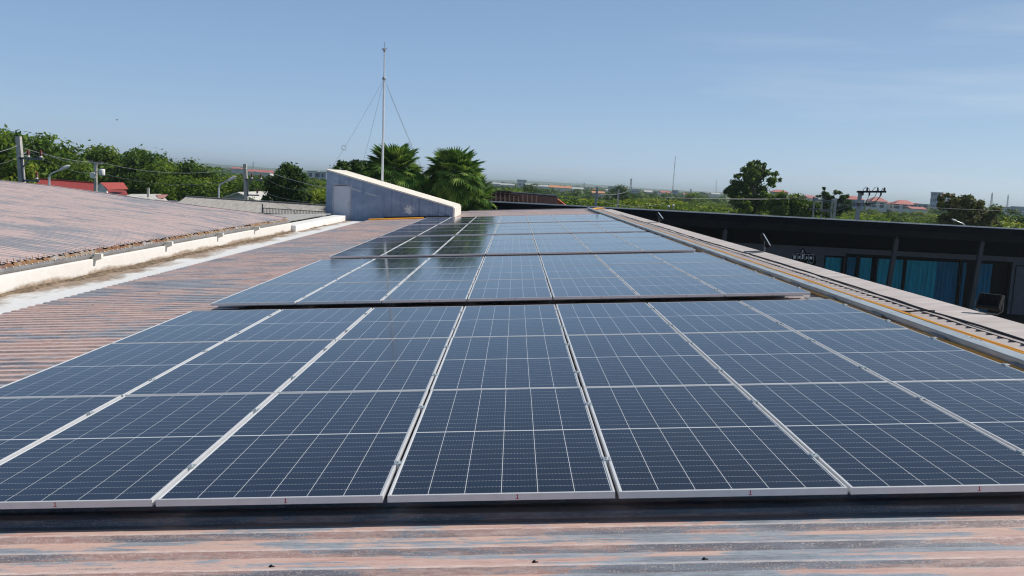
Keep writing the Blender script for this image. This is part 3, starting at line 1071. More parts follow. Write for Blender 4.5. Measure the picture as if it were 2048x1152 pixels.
# dirt that lies along the foot of the wall
m, t, b = new_mat('dry_leaf_dirt')
n1 = noise(t, mapped(t, (1, 1, 1)), 9, 6, 0.7)
t.links.new(ramp(t, n1, [(0.35, (0.05, 0.035, 0.02)), (0.55, (0.16, 0.115, 0.075)), (0.75, (0.30, 0.23, 0.16))]), b.inputs['Base Color'])
b.inputs['Roughness'].default_value = 0.95
dm = MB()
rnd = random.Random(12)
ny = 420
vs, fs = [], []
for i in range(ny + 1):
    y = 6 + (39.5 - 6) * i / ny
    w = 0.16 + 0.07 * math.sin(y * 0.7) + 0.05 * math.sin(y * 2.9 + 1) + 0.04 * math.sin(y * 7.1) + rnd.uniform(0, 0.05)
    w = max(0.05, w)
    hgt = 0.022 + 0.018 * abs(math.sin(y * 1.3)) + rnd.uniform(0, 0.012)
    for q, (fx, fz) in enumerate(((0, 0.9), (0.3, 1.0), (0.6, 0.5), (1.0, -0.1))):
        vs.append((-8.468 + w * fx + rnd.uniform(-0.006, 0.006), y, CFZ + hgt * fz + (rnd.uniform(0, 0.008) if 0 < q < 3 else 0)))
for i in range(ny):
    for q in range(3):
        a = i * 4 + q
        fs.append((a, a + 1, a + 5, a + 4))
dm.add(vs, fs, 0, True)
tag(dm.build('dirt', m), 'strip of brown dirt and dead leaves along the foot of the parapet', 'dirt', kind='stuff')

cbm = MB()
cbm.bbox((-8.9, 34.05, CFZ), (-8.30, 44.48, -2.06), 0.02)
tag(cbm.build('concrete_curb', M['white']), 'white concrete curb block between the parapet end and the stair tower door', 'curb')
# small light sheet roof behind the curb
an = empty('lean_to_roof', (-11, 39, GZ))
tag(an, 'low pale ribbed lean-to roof behind the white curb beside the stair tower', 'roof')
bpy.context.view_layer.update()
child_at_world(sheet_roof(rib_profile(34.6, 43.8, 0.2, 0.03), [(-17, -2.45), (-13, -2.25), (-8.95, -1.98)]).build('roof_sheet', M['fibre_light']), an)
aw = MB()
aw.box((-16.6, 34.9, GZ), (-9.2, 43.5, -2.6))
child_at_world(aw.build('wall', M['greywall']), an)

# ------------------------------------------------------------------ stair tower with lean roof
TY, TD = 44.5, 5.2
tw = empty('stair_tower', (-6, TY, CFZ))
tag(tw, 'wedge shaped stair tower in blue grey shade with sloping cream top and grey door', 'stair tower')
bpy.context.view_layer.update()
XL, XR, ZL, ZR = -9.38, -3.04, 0.10, -1.43
DX0, DX1, DZ1 = -9.02, -8.15, -0.585
body = MB()
zb = -3.2
zslope = lambda x: ZL + (ZR - ZL) * (x - XL) / (XR - XL)
# front wall split round the door opening
dz0 = CFZ - 0.0
body.add([(XL, TY, zb), (DX0, TY, zb), (DX0, TY, zslope(DX0)), (XL, TY, ZL)], [(0, 1, 2, 3)])
body.add([(DX0, TY, DZ1), (DX1, TY, DZ1), (DX1, TY, zslope(DX1)), (DX0, TY, zslope(DX0))], [(0, 1, 2, 3)])
body.add([(DX1, TY, zb), (XR, TY, zb), (XR, TY, ZR), (DX1, TY, zslope(DX1))], [(0, 1, 2, 3)])
body.add([(DX0, TY, zb), (DX1, TY, zb), (DX1, TY, CFZ - 0.12), (DX0, TY, CFZ - 0.12)], [(0, 1, 2, 3)])
# door reveal
for a, c in (((DX0, CFZ - 0.12), (DX0, DZ1)), ((DX1, DZ1), (DX1, CFZ - 0.12)), ((DX0, DZ1), (DX1, DZ1))):
    body.add([(a[0], TY, a[1]), (a[0], TY + 0.1, a[1]), (c[0], TY + 0.1, c[1]), (c[0], TY, c[1])], [(0, 1, 2, 3)])
body.add([(XL, TY, zb), (XL, TY + TD, zb), (XL, TY + TD, ZL), (XL, TY, ZL)], [(0, 3, 2, 1)])
body.add([(XR, TY, zb), (XR, TY + TD, zb), (XR, TY + TD, ZR), (XR, TY, ZR)], [(0, 1, 2, 3)])
body.add([(XL, TY + TD, zb), (XR, TY + TD, zb), (XR, TY + TD, ZR), (XL, TY + TD, ZL)], [(3, 2, 1, 0)])
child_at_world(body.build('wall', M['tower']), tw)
sl_ = MB()
o0 = 0.05
sl_.prism([(XL - 0.04, TY - o0, ZL + 0.012), (XR + 0.04, TY - o0, ZR + 0.002), (XR + 0.04, TY - o0, ZR + 0.07), (XL - 0.04, TY - o0, ZL + 0.08)], (0, TD + 2 * o0, 0))
o = sl_.build('roof_slab', M['coping'])
fix_normals(o)
child_at_world(o, tw)
en = MB()
en.box((XR + 0.003, TY - 0.04, zb + 1), (XR + 0.10, TY + TD, ZR + 0.0015))
child_at_world(en.build('end_pier', M['coping']), tw)
dr = MB()
dr.bbox((DX0 + 0.03, TY + 0.035, CFZ - 0.12), (DX1 - 0.03, TY + 0.075, DZ1 - 0.03), 0.003)
for k in range(1, 6):
    x = DX0 + 0.03 + (DX1 - DX0 - 0.06) * k / 6
    dr.box((x - 0.006, TY + 0.031, CFZ - 0.10), (x + 0.006, TY + 0.036, DZ1 - 0.05), 0)
door = child_at_world(dr.build('door', M['grey_door']), tw)
bpy.context.view_layer.update()
dh = MB()
dh.ball((DX1 - 0.11, TY + 0.0, -1.48), 0.045, 8)
dh.tube([(DX1 - 0.11, TY + 0.0, -1.48), (DX1 - 0.11, TY + 0.04, -1.48)], 0.02, 8)
child_at_world(dh.build('handle', M['steel']), door)
df = MB()
for lo, hi in (((DX0 - 0.03, TY - 0.012, CFZ - 0.12), (DX0 + 0.03, TY + 0.09, DZ1)), ((DX1 - 0.03, TY - 0.012, CFZ - 0.12), (DX1 + 0.03, TY + 0.09, DZ1)),
               ((DX0 - 0.03, TY - 0.012, DZ1 + 0.0005), (DX1 + 0.03, TY + 0.09, DZ1 + 0.04))):
    df.box(lo, hi)
child_at_world(df.build('door_frame', M['door_frame']), tw)
th = MB()
th.box((DX0 - 0.1, TY - 0.35, CFZ - 0.3), (DX1 + 0.25, TY - 0.013, CFZ - 0.1))
bs = MB()
pa, pb = on_roof(-6.45, TY - 0.05, 0.05), on_roof(-3.2, TY - 0.05, 0.05)
bs.bar(pa, pb, 0.06, 0.11)  # black bar put in for the dark gap between tower and roof
child_at_world(bs.build('base_gap_strip', M['black']), tw)

# ------------------------------------------------------------------ antenna mast with guy wires
MY = 49.2
mb0, mt0 = at(765, 371, MY), at(769, 97, MY)
mast = empty('antenna_mast', mb0)
tag(mast, 'tall thin steel antenna mast held by guy wires behind the stair tower', 'antenna mast')
bpy.context.view_layer.update()
pm_ = MB()
c1 = at(768.2, 157, MY)
pm_.tube([mb0 - Vector((0, 0, 0.9)), c1], 0.062, 10)
pm_.tube([c1, at(769, 103, MY)], 0.042, 10)
child_at_world(pm_.build('pole', M['steel']), mast)
wm = MB()
wm.tube([at(769, 104, MY), at(769.3, 84, MY)], 0.014, 6)
child_at_world(wm.build('whip', M['zinc_dull']), mast)
hm_ = MB()
hm_.lathe(at(769, 104, MY), [(0.05, 0), (0.07, 0.03), (0.07, 0.16), (0.02, 0.2)], 8)
a = at(769, 100, MY)
hm_.bar(a + Vector((-0.16, 0, 0.0)), a + Vector((0.10, 0, 0.02)), 0.03)
hm_.bar(a + Vector((-0.13, 0, 0.06)), a + Vector((0.12, 0, 0.08)), 0.03)
child_at_world(hm_.build('antenna_head', M['lattice']), mast)
cm_ = MB()
cm_.lathe(c1 - Vector((0, 0, 0.08)), [(0.06, 0), (0.1, 0.02), (0.1, 0.12), (0.05, 0.16)], 10)
child_at_world(cm_.build('collar', M['zinc_dull']), mast)
guys = [(at(660, 341, 45.6), 1), (at(727, 318, 54.0), 0), (at(832, 306, 56.0), 0), (at(829, 302, 47.5), 0)]
for gp, coil in guys:
    gm = MB()
    e = Vector(gp)
    if not coil: e = c1 + (e - c1) * 1.35
    pts = [c1.lerp(e, k / 10) - Vector((0, 0, 0.12 * math.sin(math.pi * k / 10))) for k in range(11)]
    gm.tube(pts, 0.0065, 5)
    gw = child_at_world(gm.build('guy_wire', M['wire']), mast)
    if coil:
        cc = c1.lerp(e, 0.755)
        ck = MB()
        ck.tube([cc + Vector((0.12 * math.cos(q), 0.0, 0.12 * math.sin(q) - 0.05)) for q in np.linspace(0, 2 * math.pi, 17)], 0.012, 5)
        bpy.context.view_layer.update()
        child_at_world(ck.build('wire_coil', M['wire']), gw)
gm = MB()
a = at(660, 341, 45.6)
gm.tube([a, a + Vector((0, 0, 0.28))], 0.02, 6)
gm.ball(a + Vector((0, 0, 0.28)), 0.035, 6)
child_at_world(gm.build('anchor_post', M['zinc_dull']), mast)

# ------------------------------------------------------------------ dark pavilion across the far end and the right
rb = empty('dark_pavilion', (20, 62, GZ))
tag(rb, 'long dark building behind the roof at right with black fascia and teal curtains', 'building')
bpy.context.view_layer.update()
RY, RW = 58.0, 63.0
zt = at(1500, 430, RY).z
X0, X1 = at(977, 408, RY).x, 46.0
rl = MB()
rl.prism([(X0, RY, zt - 0.035), (X1, RY, zt - 0.035), (X1, RY, zt + 0.035), (X0, RY, zt + 0.035)], (0, 0.25, 0))
o = rl.build('roof_lip', M['lip'])
fix_normals(o)
child_at_world(o, rb)
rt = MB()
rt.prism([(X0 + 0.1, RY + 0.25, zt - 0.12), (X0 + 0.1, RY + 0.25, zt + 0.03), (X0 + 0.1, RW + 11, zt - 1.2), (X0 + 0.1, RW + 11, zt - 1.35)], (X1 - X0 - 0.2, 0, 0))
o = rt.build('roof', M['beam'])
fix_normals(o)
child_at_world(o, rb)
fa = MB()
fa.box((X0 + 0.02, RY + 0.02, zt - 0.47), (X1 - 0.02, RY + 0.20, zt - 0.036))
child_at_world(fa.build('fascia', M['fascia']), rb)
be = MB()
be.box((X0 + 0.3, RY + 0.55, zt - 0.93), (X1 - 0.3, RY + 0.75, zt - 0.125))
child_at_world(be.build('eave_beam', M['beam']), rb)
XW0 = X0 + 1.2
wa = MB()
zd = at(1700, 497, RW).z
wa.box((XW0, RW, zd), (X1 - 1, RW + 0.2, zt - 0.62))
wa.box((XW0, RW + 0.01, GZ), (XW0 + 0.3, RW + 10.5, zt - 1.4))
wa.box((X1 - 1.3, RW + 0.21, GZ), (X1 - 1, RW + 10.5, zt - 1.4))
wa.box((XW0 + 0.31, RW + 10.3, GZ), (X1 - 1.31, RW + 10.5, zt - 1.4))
child_at_world(wa.build('upper_wall_shaded', M['shaded_wall']), rb)
lo_ = MB()
xo0, xo1 = at(1688, 540, RW).x, at(2020, 560, RW).x
xw0, xw1 = at(1646, 540, RW).x, at(1686, 540, RW).x
ztop = at(1660, 511, RW).z
zod = at(1700, 507, RW).z
zfl = -7.5
lo_.box((XW0, RW - 0.06, GZ), (xw0, RW + 0.14, zd - 0.003))
lo_.box((xw0, RW - 0.06, ztop), (xw1, RW + 0.14, zd - 0.003))
lo_.box((xw1, RW - 0.061, GZ), (xo0, RW + 0.141, zd - 0.003))
lo_.box((xo0, RW - 0.06, zod), (xo1, RW + 0.14, zd - 0.003))
lo_.box((xo1, RW - 0.061, GZ), (X1 - 1, RW + 0.141, zd - 0.003))
child_at_world(lo_.build('lower_wall', M['greywall']), rb)
pl = MB()
pl.box((XW0, RY - 3, zfl - 0.3), (X1 - 1, RW + 10, zfl))
child_at_world(pl.build('floor_slab', M['beam']), rb)


def curtain(px0, px1, py, Y, mat, parent, zbot=-7.45, amp=0.05):
    a, c = at(px0, py, Y), at(px1, py, Y)
    n = max(8, int((c.x - a.x) / 0.045))
    vs, fs = [], []
    rr = random.Random(int(px0))
    ph = 0
    for i in range(n + 1):
        x = a.x + (c.x - a.x) * i / n
        ph += 0.9 + rr.uniform(-0.3, 0.3)
        yv = Y + amp * math.sin(ph)
        vs += [(x, yv, a.z), (x, yv, zbot)]
    for i in range(n):
        fs.append((2 * i, 2 * i + 1, 2 * i + 3, 2 * i + 2))
    mb = MB()
    mb.add(vs, fs, 0, True)
    o = mb.build('curtain', mat)
    return child_at_world(o, parent)


def opening(name, x0, x1, z0, z1, w, posts=()):
    f = MB()
    f.box((x0, RW - 0.10, z0), (x0 + w, RW + 0.05, z1))
    f.box((x1 - w, RW - 0.10, z0), (x1, RW + 0.05, z1))
    f.box((x0 + w, RW - 0.10, z1 - w), (x1 - w, RW + 0.05, z1))
    for p in posts:
        f.box((p - w * 0.7, RW - 0.09, z0), (p + w * 0.7, RW + 0.05, z1 - w))
    f.box((x0, RW + 0.5, z0), (x1, RW + 0.55, z1 + 0.3))
    o = f.build(name, M['frame_dark'])
    return child_at_world(o, rb)


w1 = opening('window', xw0, xw1, zfl, ztop, 0.05)
bpy.context.view_layer.update()
curtain(1648, 1684, 514, RW + 0.14, M['curtain'], w1)
w2 = opening('glazed_door', xo0, xo1, zfl, zod, 0.11, (at(1715, 540, RW).x, at(1751, 540, RW).x, at(1809, 540, RW).x, at(1921, 540, RW).x))
bpy.context.view_layer.update()
curtain(1696, 1712, 514, RW + 0.2, M['curtain_dim'], w2)
curtain(1718, 1745, 515, RW + 0.2, M['curtain'], w2)
curtain(1755, 1807, 517, RW + 0.2, M['curtain'], w2)
curtain(1811, 1875, 520, RW + 0.2, M['curtain'], w2)
curtain(1875, 1918, 523, RW + 0.2, M['curtain_dim'], w2)
curtain(1926, 1934, 525, RW + 0.2, M['curtain_dim'], w2)
curtain(1957, 1986, 527, RW + 0.2, M['curtain_dim'], w2)
w3 = opening('window', xo1 + 0.25, xo1 + 3.2, zfl, at(2030, 530, RW).z, 0.06)
bpy.context.view_layer.update()
curtain(2026, 2110, 532, RW + 0.2, M['curtain_dim'], w3)
for (a, c, e) in (((1452.5, 448), (1450.5, 460), (1446, 492)), ((1796, 462), (1793, 478), (1772, 600)), ((1967, 470), (1964, 484), (1936, 640))):
    ps = MB()
    A, B_, C_ = at(a[0], a[1], RY + 0.9), at(c[0], c[1], RY + 0.9), at(e[0], e[1], RY + 0.9)
    k = (zfl - B_.z) / (C_.z - B_.z)
    foot = B_ + (C_ - B_) * k
    ps.tube([A, B_], 0.06, 8)
    ps.bar(B_, foot, 0.26, 0.26, up=(0, 1, 0))
    child_at_world(ps.build('post', M['post']), rb)
# emblem on the wall
em = empty('wall_emblem', at(1607, 528, RW - 0.1))
tag(em, 'dark emblem plaque with white square shapes and a flame on the slate wall', 'sign')
bpy.context.view_layer.update()
EY = RW - 0.08


def ep(px, py, d=0.0):
    p = at(px, py, EY - d)
    return p


bk = MB()
outl = [(1584, 512), (1590, 505), (1598, 506), (1602, 500), (1606, 495), (1610, 501), (1613, 506), (1622, 507), (1631, 512), (1633, 524), (1629, 533), (1617, 536), (1597, 534), (1586, 526)]
bk.prism([ep(*p) for p in outl], (0, 0.05, 0))
o = bk.build('plaque', M['frame_dark'])
fix_normals(o)
child_at_world(o, em)
wh = MB()
for (x0, x1, y0, y1) in ((1587, 1592, 511, 517), (1597, 1600.5, 512, 517), (1603.5, 1607.5, 508, 518), (1612, 1615, 513, 518), (1619, 1624.5, 513.5, 518.5)):
    p, q = ep(x0, y1, 0.02), ep(x1, y0, 0.02)
    wh.box((p.x, p.y, p.z), (q.x, q.y + 0.03, q.z))
fl2 = [(1604.5, 506), (1603.8, 502.5), (1606.2, 498.5), (1606.6, 503), (1606.2, 506)]
wh.prism([ep(*p, 0.02) for p in fl2], (0, 0.03, 0))
o = wh.build('white_motif', plain('white_sign_letters', (0.86, 0.88, 0.9), 0.5))
fix_normals(o)
child_at_world(o, em)
lnm = MB()
for a, c in (((1585.5, 508), (1587.5, 520)), ((1594, 507), (1595, 520)), ((1602, 504), (1601.5, 520)), ((1609, 506), (1610, 520)), ((1617, 508), (1617.5, 521)), ((1626.5, 508), (1627, 522)),
             ((1585.5, 508.5), (1601, 507)), ((1610, 508.5), (1626, 509.5)), ((1614, 522), (1616, 527)), ((1616, 527), (1620, 523)), ((1620, 523), (1622, 528)), ((1622, 528), (1626, 524))):
    lnm.bar(ep(a[0], a[1], 0.03), ep(c[0], c[1], 0.03), 0.035, 0.03, up=(0, 1, 0))
child_at_world(lnm.build('outline_motif', plain('pale_sign_lines', (0.42, 0.47, 0.52), 0.5)), em)
for (px, py, px2, py2, lab) in ((1337, 413, 1336, 423, 'white globe lamp on a short stem above the dark eave, left one of two'), (1346.5, 411, 1345, 423, 'white globe lamp on a short stem above the dark eave, right one of two')):
    gl_ = empty('globe_lamp', at(px2, py2 + 4, RY + 3))
    bpy.context.view_layer.update()
    s = MB()
    s.tube([at(px2, py2 + 6, RY + 3), at(px, py + 2, RY + 3)], 0.03, 6)
    child_at_world(s.build('stem', M['zinc_dull']), gl_)
    s = MB()
    s.ball(at(px, py, RY + 3), 0.085, 10)
    child_at_world(s.build('globe', M['white']), gl_)
    tag(gl_, lab, 'lamp', 'globe lamps above the dark eave')

# brown tiled house behind the far end
bh = empty('tiled_house', at(1050, 415, 76))
tag(bh, 'house with shaded brown tiled roof and a bright orange side slope behind the black eave', 'house')
bpy.context.view_layer.update()
hb = MB()
a, b_, c_, d_ = at(978, 413, 74), at(1116, 418, 74), at(1114, 392, 75.1), at(979, 381, 75.1)
ab = Vector((a.x, a.y, a.z - 1))
bb = Vector((b_.x, b_.y, b_.z - 1))
hb.prism([ab, bb, c_, d_], (0, 0.3, 0.0))
o = hb.build('roof', M['shaded_tile'])
fix_normals(o)
child_at_world(o, bh)
for k in range(9):
    pass
rg = MB()
rg.bar(at(1022, 385, 75.2), at(1115, 391.5, 75.2), 0.2, 0.16)
child_at_world(rg.build('ridge_cap', M['fibre_light']), bh)
rg = MB()
for k in range(11):
    x = 983 + k * 9
    rg.bar(at(x, 384 + k * 0.8, 74.9), at(x - 0.4, 402 + k * 0.5, 74.25), 0.10, 0.10)
rg.bar(at(979, 381.5, 75.1), at(1022, 384.5, 75.1), 0.16, 0.16)
for yy in (386, 391):
    rg.bar(at(979, yy, 74.75), at(1040, yy + 4.5, 74.75), 0.07, 0.07)
child_at_world(rg.build('batten_grid', plain('dark_timber', (0.06, 0.028, 0.024), 0.8)), bh)
os_ = MB()
a, b_, c_ = at(1115, 397, 78), at(1134, 412, 78), at(1115, 412, 78)
os_.prism([at(1114.5, 397.5, 77), at(1116.5, 397.5, 80), at(1135, 411.5, 80), at(1133, 411.5, 77)], (0, 0, -0.12))
os_.prism([at(1114.5, 398.5, 77), at(1132, 412, 77), at(1114.5, 413, 77)], (0, 0.1, 0))
o = os_.build('side_roof', M['orangetile'])
fix_normals(o)
child_at_world(o, bh)
rr_ = MB()
for k in range(6):
    f_ = k / 5.5
    rr_.bar(at(1115.5 + 3 * k, 398.5 + 2.45 * k, 76.97), at(1115.5 + 3 * k, 412, 76.97), 0.05, 0.05, up=(0, 1, 0))
child_at_world(rr_.build('tile_rib', plain('dark_orange_tile', (0.28, 0.06, 0.025), 0.8)), bh)
bw = MB()
p, q = at(985, 440, 75.5), at(1120, 440, 75.5)
bw.box((p.x, 75.6, GZ), (q.x, 82, at(1050, 414, 75.5).z - 0.4))
child_at_world(bw.build('wall', M['cream_wall']), bh)

# ------------------------------------------------------------------ houses and roofs on the left
rh = empty('red_roofed_house', at(140, 385, 66))
tag(rh, 'house with a red tiled roof and small white trimmed gable among trees at left', 'house')
bpy.context.view_layer.update()
r = MB()
A, B_, C_, D_ = at(60, 388, 62), at(214, 396, 62), at(190, 366.5, 66), at(80, 358.5, 66)
r.add([A, B_, C_, D_], [(0, 1, 2, 3)])
r.add([C_, B_, at(225, 396, 70), at(200, 375, 67)], [(0, 1, 2, 3)])
r.add([C_, D_, at(70, 376, 72), at(214, 386, 72)], [(0, 3, 2, 1)])
child_at_world(r.build('roof', M['tile_red']), rh)
gb = MB()
ga, gb1, gc = at(201, 367.5, 61.5), at(191, 384, 61.5), at(213.5, 381, 61.5)
gb.bar(ga, gb1, 0.10, 0.14, up=(0, 1, 0))
gb.bar(ga, gc, 0.10, 0.14, up=(0, 1, 0))
gb.prism([ga - Vector((0, 0, 0.12)), gc - Vector((0, 0, 0.1)), gc - Vector((0, 0, 1.2)), gb1 - Vector((0, 0, 1.2)), gb1 - Vector((0, 0, 0.1))], (0, 0.2, 0))
o = gb.build('gable', M['white'])
fix_normals(o)
child_at_world(o, rh)
gr2 = MB()
gr2.add([ga + Vector((0, -0.06, 0.09)), gc + Vector((0.1, -0.06, 0.07)), gc + Vector((0.1, 3.2, 0.07)), ga + Vector((0, 3.6, 0.09))], [(0, 1, 2, 3)])
gr2.add([at(206, 378.5, 66), at(252, 381, 66), at(256, 390, 63.5), at(204, 389, 63.5)], [(0, 3, 2, 1)])
child_at_world(gr2.build('gable_roof', M['tile_red']), rh)
hw = MB()
hw.box((A.x + 0.3, 62.6, GZ), (B_.x - 0.3, 71, A.z - 0.1))
child_at_world(hw.build('wall', M['cream_wall']), rh)
rdg = MB()
rdg.bar(D_ + Vector((-0.1, 0, 0.02)), C_ + Vector((0.1, 0, 0.02)), 0.2, 0.10)
child_at_world(rdg.build('ridge_cap', plain('dark_red_ridge', (0.24, 0.05, 0.04), 0.7)), rh)

ph_ = empty('small_shed', at(290, 395, 66))
tag(ph_, 'small shed with grey and pink sheet roof below the trees at left', 'shed')
bpy.context.view_layer.update()
s = MB()
s.add([at(250, 391.5, 63), at(336, 399, 63) - Vector((0, 0, 0.1)), at(322, 388, 68), at(262, 388, 68)], [(0, 1, 2, 3)])
child_at_world(s.build('roof', M['fibre_light']), ph_)
s = MB()
s.add([at(312, 389, 66.2), at(337, 389, 66.2), at(328, 396.5, 64), at(316, 396.5, 64)], [(0, 3, 2, 1)])
child_at_world(s.build('roof_patch', M['pinkroof']), ph_)
s = MB()
p, q = at(258, 396, 64), at(330, 400, 64)
s.box((p.x, 64, GZ), (q.x, 68, at(290, 397, 64).z - 0.2))
child_at_world(s.build('wall', M['greywall']), ph_)

lg = empty('long_grey_building', at(515, 420, 58))
tag(lg, 'long low building with a grey fibre sheet roof slope left of the stair tower', 'building')
bpy.context.view_layer.update()
p, q = at(372, 394, 60), at(672, 413, 60)
r = sheet_roof([(0, 0), (1, 0)], [(0, 0), (1, 0)])
lm = MB()
nrib = 150
vs, fs = [], []
for i in range(nrib * 2 + 1):
    f_ = i / (nrib * 2)
    top = p.lerp(q, f_)
    z = 0.035 if i % 2 else 0.0
    vs += [top + Vector((0, 0, z)), top + Vector((0, -2.6, -0.62 + z)), top + Vector((0, 4.5, -1.2 + z))]
for i in range(nrib * 2):
    fs += [(3 * i, 3 * i + 1, 3 * i + 4, 3 * i + 3), (3 * i + 2, 3 * i, 3 * i + 3, 3 * i + 5)]
lm.add(vs, fs)
child_at_world(lm.build('roof', M['fibre']), lg)
lm = MB()
lm.bar(p + Vector((0, 0, 0.05)), q + Vector((0, 0, 0.05)), 0.22, 0.07)
child_at_world(lm.build('ridge_cap', M['fibre']), lg)
lm = MB()
lm.bar(p + Vector((0, -2.68, -0.68)), q + Vector((0, -2.68, -0.68)), 0.08, 0.16)
child_at_world(lm.build('eave_gutter', M['zinc_dull']), lg)
lm = MB()
lm.box((p.x + 0.3, 57.9, GZ), (q.x - 0.3, 64.2, p.z - 1.5))
child_at_world(lm.build('wall', M['greywall']), lg)
fe = empty('railing', at(590, 430, 54.5))
tag(fe, 'dark metal railing in front of the long grey roof', 'railing')
bpy.context.view_layer.update()
p, q = at(524, 416, 54.5), at(655, 424, 54.5)
fm = MB()
for i in range(45):
    c = p.lerp(q, i / 44)
    fm.bar(c, c - Vector((0, 0, 0.62)), 0.022)
child_at_world(fm.build('baluster_row', M['arm']), fe)
fm = MB()
fm.bar(p, q, 0.04)
fm.bar(p - Vector((0, 0, 0.6)), q - Vector((0, 0, 0.6)), 0.04)
child_at_world(fm.build('rail', M['arm']), fe)
fm = MB()
c = at(525, 408, 54.5)
fm.bar(c, Vector((c.x, c.y, c.z - 1.4)), 0.07)
child_at_world(fm.build('post', M['arm']), fe)

gh = empty('gabled_house', at(480, 400, 82))
tag(gh, 'pale blue gabled house with a light grey sheet roof behind the long grey roof', 'house')
bpy.context.view_layer.update()
ap = at(478, 384, 78)
L_, R_ = at(425, 401, 78), at(533, 405, 78)
g2 = MB()
g2.prism([ap - Vector((0, 0, 0.12)), R_ - Vector((0, 0, 0.25)), R_ - Vector((0.2, 0, 3)), L_ - Vector((-0.2, 0, 3)), L_ - Vector((0, 0, 0.25))], (0, 10, 0))
o = g2.build('wall', M['bluewall'])
fix_normals(o)
child_at_world(o, gh)
g2 = MB()
bk_ = Vector((0.0, 10.2, 0.05))
for e in (L_, R_):
    g2.prism([ap + Vector((0, -0.5, 0)), e + Vector((0, -0.5, -0.1)), e + Vector((0, -0.5, -0.22)), ap + Vector((0, -0.5, -0.12))], (0.0, 10.7, 0))
o = g2.build('roof', M['fibre_light'])
fix_normals(o)
child_at_world(o, gh)

# ------------------------------------------------------------------ utility poles, lamps, wires
def insulator(mb, c, h, r, n=8):
    prof = [(r * 0.5, 0)]
    for k in range(4):
        z = h * (0.12 + k * 0.2)
        prof += [(r, z), (r, z + h * 0.08), (r * 0.6, z + h * 0.12)]
    prof += [(r * 0.4, h), (0.001, h)]
    mb.lathe(c, prof, n)


def concrete_pole(top, foot_px, Y, label, s=1.0):
    """square concrete pole with two steel arms on the right that carry three porcelain insulators"""
    T = at(top[0], top[1], Y)
    B_ = at(foot_px[0], foot_px[1], Y)
    dirv = (B_ - T) / (T.z - B_.z)
    foot = T + dirv * (T.z - GZ)
    root = empty('utility_pole', foot)
    bpy.context.view_layer.update()
    mb = MB()
    mb.bar(T, foot, 0.22, 0.20, w2=0.34, h2=0.30, up=(0, 1, 0))
    child_at_world(mb.build('pole', M['conc']), root)
    P = lambda dx, dz: T + dirv * (-dz) + Vector((dx, -0.14, 0))
    a = MB()
    a.bar(P(0.02, -1.05), P(1.20, -1.03), 0.09, 0.10)
    a.bar(P(0.14, -1.02), P(0.16, -2.2), 0.09, 0.09, up=(0, 1, 0))
    a.bar(P(0.17, -1.5), P(0.5, -1.08), 0.05, 0.05)
    a.bar(P(0.16, -2.12), P(0.95, -2.10), 0.09, 0.09)
    child_at_world(a.build('crossarm', M['arm']), root)
    for dx, dz in ((0.48, -0.98), (1.10, -0.97), (0.82, -2.03)):
        b = MB()
        b.lathe(P(dx, dz), [(0.05, 0), (0.07, 0.0), (0.07, 0.07), (0.05, 0.08)], 8, 0)
        insulator(b, P(dx, dz + 0.07), 0.30, 0.075)
        for i in range(8):
            b.m[i] = 0
        o = b.build('insulator', [M['porc'], M['white']])
        for k, pl_ in enumerate(o.data.polygons):
            pl_.material_index = 1 if k < 24 else 0
        child_at_world(o, root)
    tag(root, label, 'utility pole', 'concrete utility poles')
    return T, P


T1, P1 = concrete_pole((37, 273), (44, 366), 44, 'largest concrete utility pole with steel arms behind the arched roof at far left')
T2, P2 = concrete_pole((490, 328), (493.5, 424), 62, 'concrete utility pole with steel arms between arched roof and dark round tree')


def wire(pts, label, r=0.014, sag=0.3, mat='wire', n=14, group='overhead power wires'):
    mb = MB()
    out = []
    for a, c in zip(pts[:-1], pts[1:]):
        for k in range(n + 1):
            f_ = k / n
            out.append(Vector(a).lerp(Vector(c), f_) - Vector((0, 0, sag * 4 * f_ * (1 - f_))))
    mb.tube(out, r, 5)
    tag(mb.build('power_wire', M[mat]), label, 'wire', group)


def lamp_post(base_px, bend, head, Y, label, s=1.0):
    Bp, Bn, H = at(base_px[0], base_px[1], Y), at(bend[0], bend[1], Y), at(head[0], head[1], Y)
    root = empty('street_lamp', (Bp.x, Bp.y, GZ))
    bpy.context.view_layer.update()
    mb = MB()
    d = (H - Bn).normalized()
    mb.tube([(Bp.x, Bp.y, GZ), Bp, Bn - Vector((0, 0, 0.25)), Bn - Vector((0, 0, 0.08)) + d * 0.04, Bn + d * 0.2, H], [0.09, 0.07, 0.06, 0.055, 0.05, 0.045], 8)
    child_at_world(mb.build('post', M['steel']), root)
    hb_ = MB()
    sec_ = [(-0.05, 0.05), (0.15, 0.12), (0.5, 0.15), (0.85, 0.11), (0.98, 0.03)]
    hb_.tube([H + d * (a * s) for a, _ in sec_], [q * s for _, q in sec_], 8)
    child_at_world(hb_.build('lamp_head', M['white']), root)
    tag(root, label, 'street lamp', 'street lamps')


lamp_post((98.5, 373), (98.5, 349), (119, 340), 56, 'street lamp in front of the red tiled roof at left', 0.75)
lamp_post((437, 417), (438, 370), (455, 361.5), 62, 'street lamp left of the concrete pole, above the long grey roof', 0.7)
lamp_post((1934, 452), (1930, 449), (1915, 443), 80, 'street lamp whose bent arm shows above the dark eave at right', 0.6)

